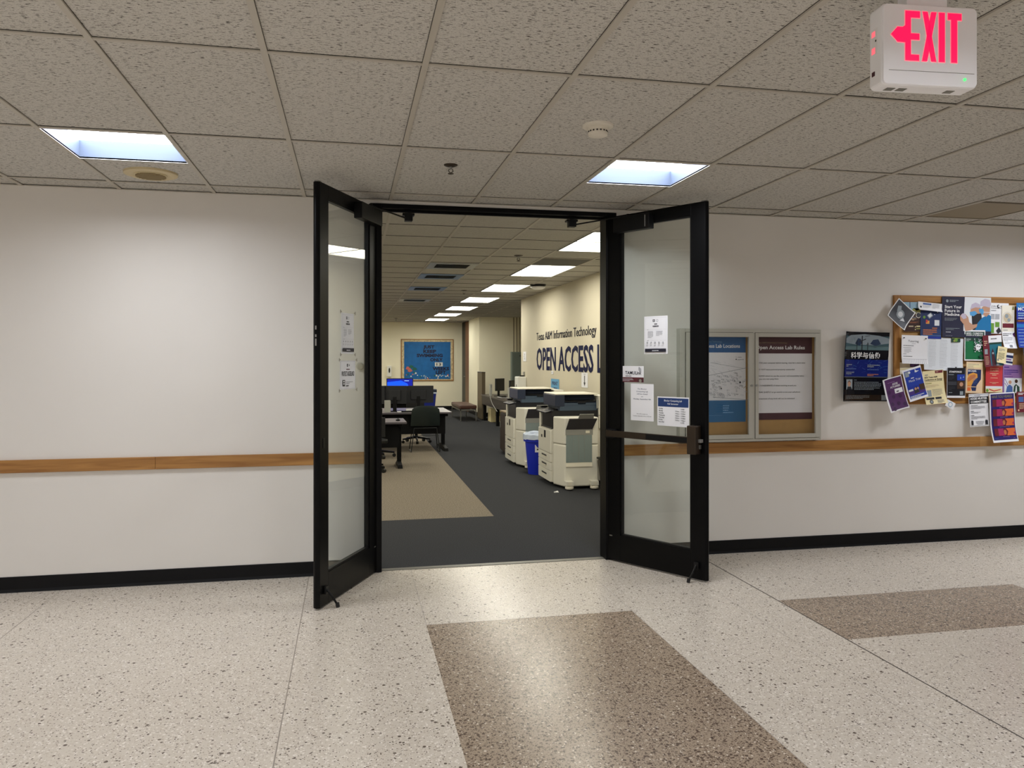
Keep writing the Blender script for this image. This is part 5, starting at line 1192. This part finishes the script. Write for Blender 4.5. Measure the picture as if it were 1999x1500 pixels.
# grey electrical cabinet with conduits
mat('panel_grey', (128, 140, 134), .5); mat('panel_edge', (112, 124, 118), .5); mat('conduit', (150, 138, 114), .5)
r = root('electrical_cabinet', (4.56, 20.885, .55))
MB().box((-.24, -.18, 0), (.30, 0, 1.22), 'panel_grey').build('cabinet_box', r, bevel=.004)
d = MB().box((-.215, -.19, .03), (.275, -.181, 1.19), 'panel_edge').build('cabinet_door', r, bevel=.003); MB().box((-.03, -.194, 1.10), (.03, -.1905, 1.12), 'black').build('label_plate', d); MB().box((.24, -.2, .6), (.255, -.1905, .68), 'steel').build('latch', d)
for x in (-.165, -.08, .0): 
    b = MB(); b.cyl((x, -.08, 1.2205), (x, -.08, CH - .55), .016, 'conduit', 12); b.build('conduit_pipe', r)
tag(r, 'grey electrical cabinet with three conduits rising to the ceiling', 'electrical cabinet')

# notice board and dispenser on the back wall
BZ = 1.548
r = root('notice_board', (2.365, LYB, BZ)); mat('sea_blue', (8, 104, 176), .6, vary=.12, vscale=7); mat('border_cream', (214, 198, 160), .6, vary=.3, vscale=22); mat('coral_pink', (206, 110, 104), .6); mat('shell_white', (226, 228, 224), .6); mat('seaweed', (24, 104, 92), .6); mat('letter_ink', (14, 14, 52), .6)
MB().box((-.79, -.02, -.625), (.79, -.001, .625), 'border_cream').build('backing', r)
b = MB()
for p, q in (((-.815, -.65), (-.79, .65)), ((.79, -.65), (.815, .65)), ((-.79, .625), (.79, .65)), ((-.79, -.65), (.79, -.625))): b.box((p[0], -.03, p[1]), (q[0], -.001, q[1]), 'oak')
b.build('board_frame', r)
P = Print(1.44, 1.16, 'sea_blue', thick=.001, step=10)
for tx, u, v, wd in (('JUST', .41, .175, .24), ('KEEP', .41, .295, .28), ('SWIMMING', .27, .405, .56), ('ONLY', .56, .52, .27), ('WEEKS', .61, .76, .36), ('LEFT', .68, .86, .22)): P.text(tx, u, v, .08, 'letter_ink', width=wd, bold=.05)
P.rect(.66, .55, .83, .66, 'shell_white'); P.text('13', .745, .64, .07, 'letter_ink', 'C', width=.10, bold=.02)
random.seed(9)
for i in range(34):
    u = random.uniform(.02, .98); v = random.uniform(.89, .99) - (.12 * random.random() if u < .3 else 0); P.disc(u, v, random.uniform(.008, .022), random.choice(['shell_white', 'coral_pink', 'seaweed', 'sky', 'shell_white']), n=9)
for u, v in ((.08, .70), (.15, .66), (.22, .72), (.12, .76)): P.poly([(u - .05, v + .03), (u - .02, v - .04), (u + .03, v - .03), (u + .06, v + .02), (u, v + .05)], random.choice(['coral_pink', 'seaweed', 'pbrown']))
o = P.done('blue_sheet', (0, 0, 0)); o.parent = r; o.matrix_world = Matrix.Identity(4); o.location = (-.0, -.023, -.015)
tag(r, 'blue sea-themed notice board with cut-out letters on the back wall', 'notice board')
r = root('soap_dispenser', (1.19, LYB, 1.20))
MB().box((-.07, -.10, -.17), (.07, -.001, .17), 'device_white').build('dispenser_body', r, bevel=.015); b = MB(); b.prism([(.024 * math.cos(2 * PI * i / 20), .08 * math.sin(2 * PI * i / 20) + .03) for i in range(20)], 1, -.104, -.1005, 'black'); b.build('sight_window', r)
tag(r, 'white dispenser with a black oval window on the back wall', 'dispenser')

# ------------------------------------------------------------------ world, camera
w = bpy.data.worlds.new('World'); SC.world = w; w.use_nodes = True
w.node_tree.nodes['Background'].inputs[0].default_value = (0, 0, 0, 1); w.node_tree.nodes['Background'].inputs[1].default_value = 0
cd_ = bpy.data.cameras.new('Camera'); cam = bpy.data.objects.new('Camera', cd_); COL.objects.link(cam)
cam.location = (0, 0, 1.55); cam.rotation_euler = (PI / 2, 0, -math.radians(11.8))
cd_.sensor_width = 36; cd_.sensor_fit = 'HORIZONTAL'; cd_.lens = 1516 / 1999 * 36; cd_.shift_y = -(750 - 703) / 1999; cd_.clip_start = .05; cd_.clip_end = 100
SC.camera = cam
vs = SC.view_settings
vs.view_transform = 'Standard'; vs.look = 'None'; vs.gamma = 1.0; vs.use_curve_mapping = False; vs.exposure = 0.56
try:
    SC.cycles.use_denoising = True; SC.cycles.max_bounces = 10; SC.cycles.diffuse_bounces = 6; SC.cycles.transparent_max_bounces = 16
except Exception: pass
